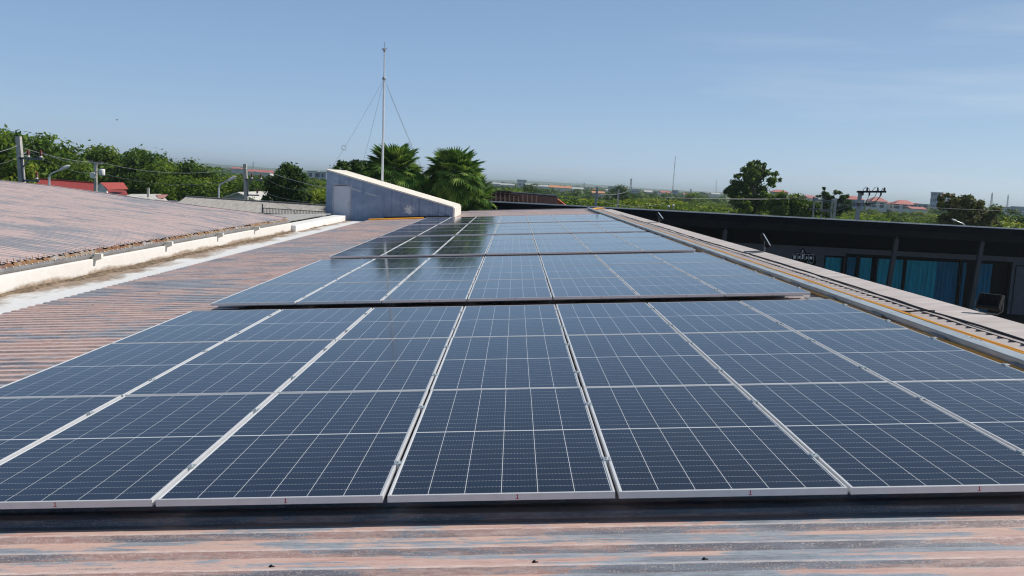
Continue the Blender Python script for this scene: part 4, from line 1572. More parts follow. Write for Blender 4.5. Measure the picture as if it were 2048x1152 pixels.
# thin pole with small transformer before the red roof
tp = empty('utility_pole', Vector((at(192, 385, 59).x, 59, GZ)))
bpy.context.view_layer.update()
mb = MB()
T3 = at(191, 326, 59)
mb.bar(T3, (at(192, 385, 59).x, 59, GZ), 0.16, 0.16, w2=0.24, h2=0.24, up=(0, 1, 0))
child_at_world(mb.build('pole', M['conc']), tp)
mb = MB()
mb.bar(at(178, 324.5, 59), at(204, 327, 59), 0.09, 0.1)
mb.bar(at(190, 343, 58.8), at(207, 345.5, 58.8), 0.08, 0.08)
child_at_world(mb.build('crossarm', M['cap']), tp)
mb = MB()
for px, py in ((179, 324), (184, 323.5), (199, 325), (203, 325.5)):
    c = at(px, py, 59)
    mb.lathe(c, [(0.05, 0), (0.05, 0.10), (0.03, 0.12)], 6)
child_at_world(mb.build('insulator_row', M['dporc']), tp)
mb = MB()
c = at(204, 351, 58.7)
mb.lathe(c, [(0.001, 0), (0.17, 0), (0.19, 0.05), (0.19, 0.36), (0.17, 0.42), (0.001, 0.43)], 10)
child_at_world(mb.build('transformer', M['white']), tp)
mb = MB()
c = at(185.5, 353, 58.7)
mb.bbox((c.x - 0.14, c.y - 0.1, c.z - 0.1), (c.x + 0.14, c.y + 0.1, c.z + 0.25), 0.02)
child_at_world(mb.build('meter_box', M['white']), tp)
tag(tp, 'slim utility pole with a small transformer in front of the red tiled roof', 'utility pole')
mb = MB()
c = at(296.5, 376, 64)
mb.bar(c, (c.x, c.y, GZ), 0.14, 0.14)
tag(mb.build('fence_post', M['conc']), 'short pale concrete post rising beside the small shed', 'post')

wire([at(-60, 307, 40), P1(-0.02, -0.45), at(179, 324, 59)], 'pale wire from the big left pole to the slim transformer pole', 0.010, 0.15, 'wire_light')
wire([P1(1.1, -0.65), at(184, 323, 59)], 'dark wire leaving the upper arm of the big left pole', 0.009, 0.3)
wire([at(-60, 325, 40), P1(0.48, -0.66), at(199, 346, 59)], 'dark wire passing below the top of the big left pole', 0.009, 0.35)
wire([at(203, 325, 59), at(490, 334, 62.1)], 'pale sagging wire between the slim pole and the middle concrete pole', 0.012, 0.55, 'wire_light')
wire([at(205, 347, 59), at(492, 356, 62.1)], 'lower dark wire between the slim pole and the middle concrete pole', 0.013, 0.6)
wire([P2(0.02, -0.3), at(540, 345, 62.3), at(660, 377, 60)], 'upper wire from the middle concrete pole down to the stair tower', 0.016, 0.1, 'wire_light')
wire([P2(1.1, -0.65), at(660, 365, 58)], 'wire from the upper arm of the middle concrete pole to the right', 0.014, 0.75)
wire([P2(0.82, -1.7), at(660, 402, 60)], 'lowest wire from the middle concrete pole past the dark round tree', 0.014, 0.35)

# poles on the right
def simple_pole(px, py, Y, w, label, arms=(), lean=None):
    T = at(px, py, Y)
    root = empty('utility_pole', (T.x, Y, GZ))
    bpy.context.view_layer.update()
    mb = MB()
    mb.bar(T, (T.x - (lean or 0), Y, GZ), w, w, w2=w * 1.4, h2=w * 1.4, up=(0, 1, 0))
    child_at_world(mb.build('pole', M['conc']), root)
    for (a, c, th) in arms:
        mb = MB()
        mb.bar(at(a[0], a[1], Y - 0.2), at(c[0], c[1], Y - 0.2), th, th)
        child_at_world(mb.build('crossarm', M['arm']), root)
    tag(root, label, 'utility pole')
    return root


simple_pole(1194.5, 374, 66, 0.16, 'slim concrete pole standing behind the far end of the cable tray', lean=0.2)
mbx = MB()
c = at(1193.5, 392, 65.8)
mbx.box((c.x - 0.1, c.y - 0.1, c.z - 0.7), (c.x + 0.02, c.y + 0.02, c.z + 0.7))
simple_pole(1237.5, 378, 84, 0.16, 'thin weathered pole right of the cable tray end, before yellow green trees')
simple_pole(1629, 396, 88, 0.13, 'leftmost pole of the switchyard cluster, carrying a grey box', (((1618, 417), (1664, 420), 0.08),))
simple_pole(1645, 396, 90, 0.15, 'second pole from left in the switchyard cluster', (((1628, 400), (1671, 401.5), 0.07),))
simple_pole(1665, 397, 91, 0.14, 'third pole from left in the switchyard cluster')
simple_pole(1671.5, 396.5, 87, 0.20, 'thickest, rightmost pole of the switchyard cluster', (((1640, 421), (1673, 422), 0.07),))

tpx = 66.0
root = empty('utility_pole', (at(1719, 440, tpx).x, tpx, GZ))
bpy.context.view_layer.update()
mb = MB()
mb.bar(at(1721, 381.5, tpx), (at(1718, 440, tpx).x - 0.35, tpx, GZ), 0.22, 0.22, w2=0.32, h2=0.32, up=(0, 1, 0))
child_at_world(mb.build('pole', M['conc']), root)
mb = MB()
mb.bar(at(1714, 383.5, tpx - 0.2), at(1772, 383.5, tpx - 0.2), 0.12, 0.14)
child_at_world(mb.build('crossarm', M['beam']), root)
mb = MB()
mb.bar(at(1708, 407, tpx - 0.2), at(1746, 407.5, tpx - 0.2), 0.10, 0.10)
mb.bar(at(1700, 410, tpx - 0.25), at(1730, 411, tpx - 0.25), 0.08, 0.08)
child_at_world(mb.build('crossarm', M['arm']), root)
for px, py, up_ in ((1734, 382, 1), (1755.5, 382, 1), (1769, 382, 1), (1725.5, 391, 1), (1738.5, 391.5, 1), (1761.5, 391, 1), (1716.5, 411, 1), (1733.5, 411.5, 1), (1738, 411.5, 1)):
    b = MB()
    insulator(b, at(px, py, tpx - 0.25), 0.26, 0.075)
    child_at_world(b.build('insulator', M['dporc']), root)
mb = MB()
for pts in (((1725, 388), (1727, 378), (1733, 374), (1738, 377), (1740, 386)), ((1744, 382), (1750, 375), (1755, 373), (1756, 379)), ((1738, 391), (1733, 403), (1730, 408)),
            ((1756, 378), (1750, 393), (1738, 406)), ((1769, 375), (1760, 392), (1748, 408)), ((1762, 391), (1755, 400), (1738, 409)), ((1766, 376), (1763, 381), (1761, 387))):
    mb.tube([at(px, py, tpx - 0.3) for px, py in pts], 0.022, 5)
child_at_world(mb.build('jumper_wire', M['dporc']), root)
tag(root, 'tall pole with loaded crossarm, black insulators and looping wires above the dark eave', 'utility pole')
bxm = MB()
c = at(1630, 401, 87.8)
bxm.bbox((c.x - 0.2, c.y - 0.3, c.z - 0.05), (c.x + 0.22, c.y + 0.1, c.z + 0.34), 0.04)
tag(bxm.build('switch_box', M['zinc_dull']), 'grey switch box fixed high on the leftmost switchyard pole', 'switch box')

wire([at(1114, 395, 74), at(1193, 388, 66), at(1260, 381, 80)], 'thick dark cable running past the slim pole behind the tray end', 0.03, 0.2)
wire([at(1193, 399, 66), at(1330, 406, 80)], 'dark cable drooping right from the slim pole behind the tray end', 0.02, 0.4)
wire([at(1450, 398, 84), at(1629, 392, 88), at(1716, 412, 65.8)], 'dark wire reaching the switchyard poles from the large tree', 0.016, 0.15)
wire([at(1330, 395.5, 82), at(1640, 398, 90)], 'thin pale wire crossing in front of the large right tree', 0.014, 0.05, 'wire_light')
wire([at(1640, 423, 87), at(1702, 411, 66)], 'thick wire from the switchyard up to the tall pole', 0.022, 0.2)
wire([at(1646, 402, 90), at(1716, 409, 66)], 'upper wire from the switchyard to the lower arm of the tall pole', 0.016, 0.2)
wire([at(1738, 408, 66), at(2130, 425, 90)], 'thin dark wire from the tall pole across the brown tree to the right', 0.013, 0.1)

# ------------------------------------------------------------------ distant masts and town
def lattice_mast(px, y0, y1, Y, w, label, bands=False, mat=None):
    A, B_ = at(px[0], y0, Y), at(px[1], y1, Y)
    root = empty('radio_mast', (A.x, Y, GZ))
    bpy.context.view_layer.update()
    n = 6 if bands else 1
    for seg in range(n):
        mb = MB()
        p, q = A.lerp(B_, seg / n), A.lerp(B_, (seg + 1) / n)
        k0, k1 = 1 - 0.45 * seg / n, 1 - 0.45 * (seg + 1) / n
        w0, w1_ = w * k0, w * k1
        if not bands: w1_ = w * 0.45
        cs = [(-1, -1), (1, -1), (1, 1), (-1, 1)]
        th = max(0.05, w * 0.13)
        for sx, sy in cs:
            mb.bar(p + Vector((sx * w0 / 2, sy * w0 / 2, 0)), q + Vector((sx * w1_ / 2, sy * w1_ / 2, 0)), th)
        m_ = max(3, int((q - p).length / (w * 1.3)))
        for j in range(m_):
            a0, a1 = p.lerp(q, j / m_), p.lerp(q, (j + 1) / m_)
            ww0, ww1 = w0 + (w1_ - w0) * j / m_, w0 + (w1_ - w0) * (j + 1) / m_
            for c in range(4):
                s0, s1 = cs[c], cs[(c + 1) % 4]
                mb.bar(a0 + Vector((s0[0] * ww0 / 2, s0[1] * ww0 / 2, 0)), a1 + Vector((s1[0] * ww1 / 2, s1[1] * ww1 / 2, 0)), th * 0.8)
        child_at_world(mb.build('lattice_section', (M['mast_red'] if seg % 2 == 0 else M['mast_white']) if bands else (mat or M['lattice'])), root)
    if not bands:
        mb = MB()
        mb.tube([B_, B_ + Vector((0, 0, 0.12 * (B_.z - A.z)))], w * 0.1, 6)
        mb.lathe(B_ - Vector((0, 0, 0.06 * (B_.z - A.z))), [(w * 0.5, 0), (w * 0.55, 0.02 * (B_.z - A.z)), (w * 0.5, 0.05 * (B_.z - A.z))], 8)
        child_at_world(mb.build('antenna_head', M['lattice']), root)
    tag(root, label, 'radio mast')


lattice_mast((1345, 1351), 384, 312, 700, 0.62, 'tall thin red and white banded radio mast on the horizon', True)
lattice_mast((1261, 1262.5), 382, 358, 700, 1.6, 'stout grey lattice tower on the horizon right of the cable tray end')
lattice_mast((1168.5, 1168.5), 374, 366, 900, 1.4, 'small tower left of centre above the white town roofs')
lattice_mast((1432, 1432.5), 388, 361, 800, 0.5, 'faint slender mast left of the large right tree')
lattice_mast((1381.5, 1381.5), 388, 378, 600, 1.2, 'short double headed tower between banded mast and large tree')
lattice_mast((1982, 1984.5), 413, 387, 700, 1.2, 'grey lattice mast right of the brown tree crown')
lattice_mast((2014, 2016.5), 416, 391, 800, 1.1, 'rightmost faint lattice mast near the picture edge')
lattice_mast((506, 506.5), 336, 324, 800, 0.8, 'faint mast above the blue hills behind the middle concrete pole')


def town_wall(name, col, wx, wz, glass=(0.10, 0.13, 0.17)):
    """painted wall with rows of windows (brick pattern in the wall plane, metres)"""
    m, t, b = new_mat(name)
    co = t.nodes.new('ShaderNodeTexCoord').outputs['Object']
    sp = t.nodes.new('ShaderNodeSeparateXYZ')
    t.links.new(co, sp.inputs[0])
    u = math_node(t, 'ADD', sp.outputs['X'], sp.outputs['Y'])
    fx = math_node(t, 'FRACT', math_node(t, 'MULTIPLY', u, 1 / wx))
    fz = math_node(t, 'FRACT', math_node(t, 'MULTIPLY', sp.outputs['Z'], 1 / wz))
    k = math_node(t, 'MULTIPLY', math_node(t, 'GREATER_THAN', fx, 0.45), math_node(t, 'MULTIPLY', math_node(t, 'GREATER_THAN', fz, 0.35), math_node(t, 'LESS_THAN', fz, 0.85)))
    n1 = noise(t, mapped(t, (0.1, 0.1, 0.3)), 1, 4)
    c = mix_col(t, k, ramp(t, n1, [(0.3, tuple(q * 0.85 for q in col)), (0.7, col)]), glass)
    t.links.new(c, b.inputs['Base Color'])
    b.inputs['Roughness'].default_value = 0.7
    return m


M['t_white'] = town_wall('white_town_wall', (0.66, 0.67, 0.68), 2.6, 3.2)
M['t_plain'] = plain('pale_town_wall', (0.62, 0.62, 0.61), 0.8, 0, 0.12, 0.2)
M['t_blue'] = town_wall('blue_grey_town_wall', (0.36, 0.43, 0.55), 1.8, 3.0)
M['t_cream'] = town_wall('cream_town_wall', (0.60, 0.53, 0.44), 3.4, 3.3)
M['t_red'] = plain('town_red_roof', (0.42, 0.15, 0.14), 0.75, 0, 0.15, 0.2)
M['t_orange'] = plain('town_orange_roof', (0.52, 0.25, 0.14), 0.75, 0, 0.15, 0.2)
M['t_grey'] = plain('town_grey_roof', (0.42, 0.44, 0.46), 0.6, 0, 0.15, 0.2)


def town_house(x0, x1, yt, ye, Y, wall, roof, label, style='gable', depth=None, name='town_building'):
    """x0..x1 photograph columns, yt the roof top, ye the eave line, Y the distance"""
    A, B_ = at(x0, ye, Y), at(x1, ye, Y)
    zt_ = at((x0 + x1) / 2, yt, Y).z
    ze = (A.z + B_.z) / 2
    zt_ = max(zt_, ze + 0.25)
    xa, xb = A.x, B_.x
    dp = depth or max(5.0, min(14.0, (xb - xa) * 0.6))
    root = empty(name, ((xa + xb) / 2, Y, GZ))
    bpy.context.view_layer.update()
    w = MB()
    w.box((xa, Y, GZ), (xb, Y + dp, ze))
    child_at_world(w.build('wall', wall), root)
    r = MB()
    o = 0.4
    if style == 'flat':
        r.box((xa - 0.2, Y - 0.2, ze + 0.003), (xb + 0.2, Y + dp + 0.2, max(zt_, ze + 0.3)))
    elif style == 'hip':
        hx = min((xb - xa) * 0.3, dp * 0.5)
        vs = [(xa - o, Y - o, ze + 0.003), (xb + o, Y - o, ze + 0.003), (xb + o, Y + dp + o, ze + 0.003), (xa - o, Y + dp + o, ze + 0.003), (xa + hx, Y + dp / 2, zt_), (xb - hx, Y + dp / 2, zt_)]
        r.add(vs, [(0, 1, 5, 4), (1, 2, 5), (2, 3, 4, 5), (3, 0, 4), (3, 2, 1, 0)])
    else:
        vs = [(xa - o, Y - o, ze + 0.003), (xb + o, Y - o, ze + 0.003), (xb + o, Y + dp + o, ze + 0.003), (xa - o, Y + dp + o, ze + 0.003), (xa - o, Y + dp / 2, zt_), (xb + o, Y + dp / 2, zt_)]
        r.add(vs, [(0, 1, 5, 4), (1, 2, 5), (2, 3, 4, 5), (3, 0, 4), (3, 2, 1, 0)])
    child_at_world(r.build('roof', roof), root)
    tag(root, label, 'building', 'distant town buildings')
    return root


tw_, tp_, tb_, tc_ = M['t_white'], M['t_plain'], M['t_blue'], M['t_cream']
tr_, to_, tg_ = M['t_red'], M['t_orange'], M['t_grey']
town = [
    (1034.5, 1053, 359.5, 361.5, 620, tw_, tg_, 'white apartment block with rows of windows, right of the palms', 'flat'),
    (986, 1001, 365, 368, 560, tp_, tg_, 'low white hall closest to the palms on the horizon', 'gable'),
    (1002, 1028, 367, 370, 540, tp_, tg_, 'long low white hall just left of the apartment block', 'gable'),
    (1051, 1060, 367, 369, 520, tp_, tg_, 'small white house touching the right of the apartment block', 'gable'),
    (1078, 1096, 370, 373, 520, tp_, tg_, 'pale low hall between apartment block and orange roofs', 'gable'),
    (1099, 1122, 370.5, 375, 500, tp_, to_, 'left one of the pair of long orange roofed halls', 'gable'),
    (1123.5, 1142, 372, 376, 510, tp_, to_, 'right one of the pair of long orange roofed halls', 'gable'),
    (1146, 1166, 374.5, 378, 480, tp_, tg_, 'white gabled sheds right of the orange roofed halls', 'gable'),
    (1186, 1208, 382.5, 386, 320, tc_, to_, 'tan roofed house behind the slim pole at the tray end', 'gable'),
    (1218, 1236, 373, 376, 620, tp_, tg_, 'pale building below the round dark crown on the skyline', 'flat'),
    (1240, 1254, 376, 379, 560, tp_, to_, 'small pinkish house left of the stout lattice tower', 'gable'),
    (1264, 1278, 378, 382, 540, tb_, tg_, 'bluish low block right of the stout lattice tower', 'flat'),
    (1290, 1304, 380.5, 384, 520, tp_, tg_, 'pale shed halfway between lattice tower and banded mast', 'gable'),
    (1322, 1340, 382, 385.5, 500, tp_, tr_, 'whitish house with reddish roof left of the banded mast foot', 'gable'),
    (1347, 1356, 380, 383, 700, tb_, tg_, 'blue grey tower block at the foot of the banded mast', 'flat'),
    (1396, 1408, 388, 392, 430, tp_, tg_, 'white cube of a house left of the large right tree', 'flat'),
    (1424, 1440, 385.5, 388.5, 520, tp_, tg_, 'pale hall touching the left side of the large right tree', 'gable'),
    (1548, 1577, 379.5, 384.5, 300, tc_, tr_, 'cream house with red roof rising right of the large tree', 'hip'),
    (1617, 1632, 391, 396, 280, tp_, tr_, 'small house with red roof behind the leftmost switchyard pole', 'gable'),
    (1688, 1729, 392, 399, 300, tb_, tr_, 'blue grey house with red roof left of the tall pole', 'hip'),
    (1744, 1775, 394.5, 403, 300, tw_, tr_, 'white house with hipped red roof right of the tall pole', 'hip'),
    (1776, 1792, 404.5, 408, 320, tp_, tr_, 'low red roof between the hipped house and the big pink hall', 'gable'),
    (1791, 1833, 400.5, 409, 300, tw_, tr_, 'big hall with a broad pink red roof, widest in the town', 'hip'),
    (1834, 1844, 406, 411, 300, tp_, tr_, 'narrow house with red roof at the right end of the big hall', 'hip'),
    (1843, 1855, 408, 411, 290, tw_, tg_, 'white flat roofed house right of the red roofs', 'flat'),
    (1824, 1852, 414, 418, 260, tp_, tr_, 'low red roof in front of the big pink hall', 'gable'),
    (1872, 1886, 384.5, 386, 420, tb_, tg_, 'tall blue grey tower block with balconies left of the brown tree', 'flat'),
    (1886.5, 1905, 387, 392, 420, tw_, tr_, 'tall white tower with red roof beside the brown tree', 'gable'),
    (2014, 2032, 414, 416, 420, tw_, tg_, 'white blocky building near the right edge, left of two', 'flat'),
    (2034, 2060, 413.5, 415, 410, tb_, tg_, 'blue and white building cut by the right edge of the photo', 'flat'),
    (616, 634, 342, 344, 380, tw_, tg_, 'white building left of the stair tower on the skyline', 'flat'),
    (635, 652, 343.5, 346, 380, tb_, tg_, 'blue and white building tucked against the stair tower corner', 'flat'),
    (463, 487, 334.5, 337.5, 420, tp_, tr_, 'house with reddish roof left of the middle concrete pole top', 'gable'),
    (496, 540, 339.5, 344, 400, tp_, tr_, 'long reddish roof right of the middle concrete pole top', 'gable'),
]
for a in town:
    town_house(*a)
rnd = random.Random(55)
for i in range(18):
    px = 990 + i * 25 + rnd.uniform(-9, 9)
    hy = 366 + 0.052 * (px - 1031)
    Y = rnd.uniform(520, 900)
    w_ = rnd.uniform(6, 17)
    ye = hy + rnd.uniform(3.5, 8)
    town_house(px, px + w_, ye - rnd.uniform(1.2, 2.8), ye, Y, rnd.choice([tp_, tw_, tp_, tb_]), rnd.choice([tg_, tg_, to_, tr_, tg_]),
               'small pale building of the far town right of the palms', rnd.choice(['gable', 'flat', 'hip']))

# ------------------------------------------------------------------ trees
def leaf_cloud(rng, clumps, n, size, droop=0.2):
    """clumps: rows (x, y, z, rx, ry, rz); n leaf faces in all, more in the larger clumps"""
    C = np.array(clumps, float)
    vol = (C[:, 3] * C[:, 4] * C[:, 5]) ** (2 / 3)
    idx = rng.choice(len(C), n, p=vol / vol.sum())
    d = rng.normal(size=(n, 3))
    d /= np.linalg.norm(d, axis=1)[:, None]
    rad = rng.uniform(0, 1, n) ** 0.45
    rad *= 1 + rng.normal(0, 0.20, n)
    P = C[idx, :3] + d * rad[:, None] * C[idx, 3:]
    nrm = d * 0.9 + rng.normal(size=(n, 3)) * 0.55 + np.array([0, 0, 0.45])
    nrm /= np.linalg.norm(nrm, axis=1)[:, None]
    r0 = rng.normal(size=(n, 3))
    t1 = np.cross(nrm, r0)
    t1 /= np.linalg.norm(t1, axis=1)[:, None]
    t2 = np.cross(nrm, t1)
    s = size * rng.uniform(0.55, 1.25, n)[:, None]
    tip = t1 * s
    side = t2 * s * 0.5
    V = np.stack([P - tip * 0.9, P - side + tip * 0.1, P + tip, P + side - tip * 0.1 - nrm * s * 0.2], 1).reshape(-1, 3)
    return V


def cloud_mesh(name, V, mat):
    n = len(V) // 4
    me = bpy.data.meshes.new(name)
    me.vertices.add(len(V))
    me.vertices.foreach_set('co', V.astype(np.float32).ravel())
    me.loops.add(n * 4)
    me.loops.foreach_set('vertex_index', np.arange(n * 4, dtype=np.int32))
    me.polygons.add(n)
    me.polygons.foreach_set('loop_start', np.arange(0, n * 4, 4, dtype=np.int32))
    me.polygons.foreach_set('loop_total', np.full(n, 4, dtype=np.int32))
    me.materials.append(mat)
    me.update(calc_edges=True)
    return me


def trunk_mesh(name, h, clumps, r, rr):
    mb = MB()
    top = Vector((rr.uniform(-0.3, 0.3), rr.uniform(-0.3, 0.3), h * 0.62))
    mid = Vector((rr.uniform(-0.15, 0.15), rr.uniform(-0.15, 0.15), h * 0.3))
    mb.tube([(0, 0, -0.2), mid, top], [r, r * 0.75, r * 0.4], 7)
    for c in clumps[:10]:
        e = Vector(c[:3])
        s = mid.lerp(top, rr.uniform(0.2, 1.0))
        m_ = s.lerp(e, 0.5) + Vector((0, 0, 0.2))
        mb.tube([s, m_, e], [r * 0.35, r * 0.22, r * 0.08], 5)
    o_me = bpy.data.meshes.new(name)
    o_me.from_pydata(mb.v, [], mb.f)
    o_me.materials.append(M['bark'])
    o_me.update()
    return o_me


def round_clumps(rr, h, w, n, low=0.25):
    """irregular crown: n clumps that fill an uneven dome of height h and width w"""
    out = []
    for k in range(n):
        a = rr.uniform(0, 2 * math.pi)
        f = rr.uniform(0, 1) ** 0.6
        z = h * rr.uniform(low, 0.92)
        env = math.sin(math.pi * min(1, max(0.05, (z / h - low * 0.5) / (1.12 - low * 0.5)))) ** 0.6
        rad = w / 2 * f * env
        s = w * rr.uniform(0.10, 0.20)
        out.append((rad * math.cos(a), rad * math.sin(a), z, s * rr.uniform(0.9, 1.4), s * rr.uniform(0.9, 1.4), s * rr.uniform(0.6, 0.95)))
    return out


def make_tree(name, clumps, h, n, leaf, mat, seed, label=None, cat='tree', group=None):
    rng = np.random.default_rng(seed)
    rr = random.Random(seed)
    root = empty(name)
    cm = bpy.data.objects.new('crown', cloud_mesh('crown', leaf_cloud(rng, clumps, n, leaf), mat))
    COL.objects.link(cm)
    cm.parent = root
    tm = bpy.data.objects.new('trunk', trunk_mesh('trunk', h, clumps, 0.05 + h * 0.018, rr))
    COL.objects.link(tm)
    tm.parent = root
    tag(root, label, cat, group)
    return root


protos = {}
mats = ['leaf', 'leaf_dark', 'leaf_bright', 'leaf_olive', 'leaf', 'leaf', 'leaf_dark', 'leaf_bright']
shapes = [(7, 6.0, 26), (7.5, 6.5, 28), (6.0, 5.5, 22), (7.2, 5.0, 24), (8.0, 5.5, 26), (6.5, 7.5, 30), (7.0, 5.6, 26), (5.5, 5.5, 22)]
for i, ((h, w, n), mname) in enumerate(zip(shapes, mats)):
    rr = random.Random(100 + i)
    protos[i] = [None, h, round_clumps(rr, h, w, n, 0.2), mname, i]


def place_tree(kind, px, py_top, Y, label, group, scale=1.0, wide=1.0, leafn=6000, leafs=0.19, name='broadleaf_tree', rot=None):
    """a tree whose top reaches the photograph row py_top"""
    top = at(px, py_top, Y)
    p = protos[kind]
    H = top.z - GZ
    if p[0] is None:
        p[0] = make_tree(name, p[2], p[1], leafn, leafs, M[p[3]], 300 + kind)
        o = p[0]
    else:
        o = copy_tree(p[0])
        o.name = name
    s = H / (max(c[2] + c[5] * 0.95 for c in p[2]))
    o.location = (top.x, Y, GZ)
    o.scale = (s * wide, s * wide, s)
    o.rotation_euler = (0, 0, rot if rot is not None else (px * 0.37 + Y * 0.11) % 6.28)
    tag(o, label, 'tree', group)
    return o


rnd = random.Random(77)
gl_left = 'trees behind the red roofed house'
LT = 'broad leafy tree in the green belt behind the red roof at left'
# left belt, nearest first; (kind, px, top row, distance, width factor)
left_trees = [
    (0, -30, 246, 80, 1.0, 'tall light green tree cut by the left edge of the photo'),
    (4, 22, 254, 82, 1.0, 'tall bright green tree right behind the largest concrete pole'),
    (0, 66, 262, 90, 1.0, 'rounded green tree right of the largest concrete pole top'),
    (2, 26, 322, 70, 0.55, 'low yellow green bush tree behind the largest concrete pole'),
    (2, -15, 318, 68, 0.7, 'low yellow green bush tree at the very left edge'),
    (3, 108, 308, 95, 1.0, 'low tree in the dip of the skyline right of the largest pole'),
    (5, 140, 318, 88, 1.0, 'spreading tree behind the left end of the red roof'),
    (6, 170, 314, 98, 1.0, 'dark tree just behind the slim transformer pole'),
    (4, 205, 296, 102, 1.0, 'tall tree right behind the slim transformer pole top'),
    (7, 236, 291, 110, 0.9, 'yellow tipped tree at the highest point of the left belt'),
    (0, 262, 299, 100, 1.0, 'leafy tree right of the yellow tipped one'),
    (1, 292, 300, 96, 1.0, 'dark green tree above the small shed'),
    (6, 318, 306, 100, 1.0, 'dark tree near the right end of the left belt'),
    (5, 340, 318, 92, 0.9, 'broad dark tree above the small shed right side'),
    (1, 368, 322, 98, 0.9, 'dark rounded tree second from the right end of the left belt'),
    (6, 394, 317, 92, 0.85, 'dark pointed tree ending the left belt before the blue hills'),
]
for kd, px, py, Y, wd_, lab in left_trees:
    place_tree(kd, px, py, Y, lab, gl_left, wide=wd_)
# lower front rows of the left belt
for i in range(26):
    px = -20 + i * 26 + rnd.uniform(-8, 8)
    Y = rnd.uniform(84, 120)
    if 60 < px < 260: Y = rnd.uniform(88, 112)
    py = 345 + px * 0.045 + rnd.uniform(-10, 12) - (8 if px > 400 else 0)
    place_tree(rnd.choice([0, 1, 2, 5, 6, 7, 3, 4]), px, py, Y, 'lower green tree in the belt between roofs and skyline trees at left', 'lower trees of the left belt', wide=rnd.uniform(1.0, 1.4))
for i in range(22):
    px = 390 + i * 12.5 + rnd.uniform(-5, 5)
    Y = rnd.uniform(130, 300)
    py = 366 - 0.052 * (1031 - px) + 8 + (300 - Y) * 0.08 + rnd.uniform(-3, 5)
    place_tree(rnd.choice([0, 1, 2, 5, 6, 7]), px, py, Y, 'small distant tree between the left belt and the stair tower', 'distant trees left of the stair tower', wide=rnd.uniform(1.1, 1.5))
for (kd, px, py, Y, w_, lab) in ((2, 640, 384, 66, 0.9, 'bright yellow green bush against the stair tower corner'), (7, 607, 372, 84, 0.9, 'light green bush between dark round tree and stair tower'), (7, 655, 372, 92, 0.9, 'green bush half hidden by the stair tower corner'),
                                 (2, 505, 398, 64, 0.55, 'small yellow green shrub in front of the pale blue gable')):
    place_tree(kd, px, py, Y, lab, 'bushes left of the stair tower', wide=w_)


def custom_tree(name, spots, Y, n, leaf, mat, seed, label, depth=1.0, px_trunk=None, rsc=1.0):
    """spots: (px, py, radius px) clumps read off the photograph, spread in depth into a full crown"""
    rr = random.Random(seed)
    k = pxm(Y)
    cx = px_trunk if px_trunk is not None else sum(s[0] for s in spots) / len(spots)
    base = at(cx, 420, Y)
    base = Vector((base.x, Y, GZ))
    cl_ = []
    W = (max(s[0] for s in spots) - min(s[0] for s in spots)) * k
    for (px, py, r) in spots:
        p = at(px, py, Y) - base
        rm = r * k * rsc
        for q in range(2):
            dy = rr.uniform(-0.4, 0.4) * W * depth
            cl_.append((p.x + rr.uniform(-0.3, 0.3) * rm, dy, p.z + rr.uniform(-0.3, 0.3) * rm, rm * rr.uniform(0.7, 1.0), rm * rr.uniform(0.8, 1.1), rm * rr.uniform(0.6, 0.95)))
    h = max(c[2] for c in cl_)
    o = make_tree(name, cl_, h, n, leaf, M[mat], seed, label)
    o.location = base
    return o


# dark round tree between pole and stair tower
custom_tree('broadleaf_tree', [(575, 335, 12), (560, 348, 16), (590, 345, 14), (548, 362, 18), (575, 362, 22), (602, 362, 16), (545, 384, 18), (572, 388, 24), (600, 386, 18), (558, 404, 16), (590, 404, 16), (612, 398, 10), (538, 398, 10)],
            70, 9000, 0.17, 'leaf_dark', 41, 'dark round tree left of the stair tower')
custom_tree('broadleaf_tree', [(672, 336, 8), (690, 330, 10), (705, 326, 10), (722, 332, 12), (740, 330, 10), (700, 342, 16), (725, 346, 16), (745, 350, 16), (690, 352, 14), (720, 362, 18), (755, 372, 16)],
            72, 7000, 0.15, 'leaf_dark', 42, 'dark flat topped tree behind the stair tower slope')
# the large tree on the right
custom_tree('broadleaf_tree', [(1507, 324, 6), (1500, 330, 9), (1514, 334, 9), (1529, 328, 5), (1534, 336, 6), (1496, 342, 11), (1513, 346, 14), (1532, 346, 10), (1548, 348, 6), (1555, 358, 6), (1470, 352, 6), (1482, 350, 7),
                               (1492, 356, 14), (1512, 362, 16), (1534, 362, 12), (1548, 370, 7), (1474, 364, 10), (1484, 372, 14), (1504, 378, 18), (1526, 378, 13), (1462, 378, 10), (1450, 384, 7), (1468, 390, 14), (1490, 394, 18),
                               (1514, 396, 17), (1478, 408, 14), (1502, 412, 18), (1522, 414, 14), (1466, 404, 10), (1490, 426, 18), (1512, 430, 18)],
            95, 11000, 0.21, 'leaf', 43, 'largest tree right of centre with ragged top standing far above the others', 0.8, None, 0.86)
custom_tree('broadleaf_tree', [(1560, 394, 14), (1545, 404, 16), (1580, 398, 14), (1600, 402, 16), (1622, 408, 13), (1565, 414, 18), (1590, 420, 18), (1612, 424, 16), (1632, 424, 10), (1548, 424, 18), (1575, 434, 16), (1538, 390, 8)],
            90, 9000, 0.19, 'leaf', 44, 'wide bushy green tree right of the largest tree')
custom_tree('broadleaf_tree', [(1647, 376, 4), (1644, 386, 5), (1650, 392, 8), (1655, 402, 9), (1663, 394, 6), (1669, 384, 5), (1677, 386, 4), (1636, 392, 4), (1648, 412, 10), (1662, 412, 9), (1688, 396, 7), (1697, 392, 5), (1680, 404, 8), (1690, 412, 12), (1676, 422, 12), (1655, 426, 12)],
            98, 4600, 0.18, 'leaf_dark', 45, 'sparse spindly tree sticking up behind the switchyard poles', 0.5)
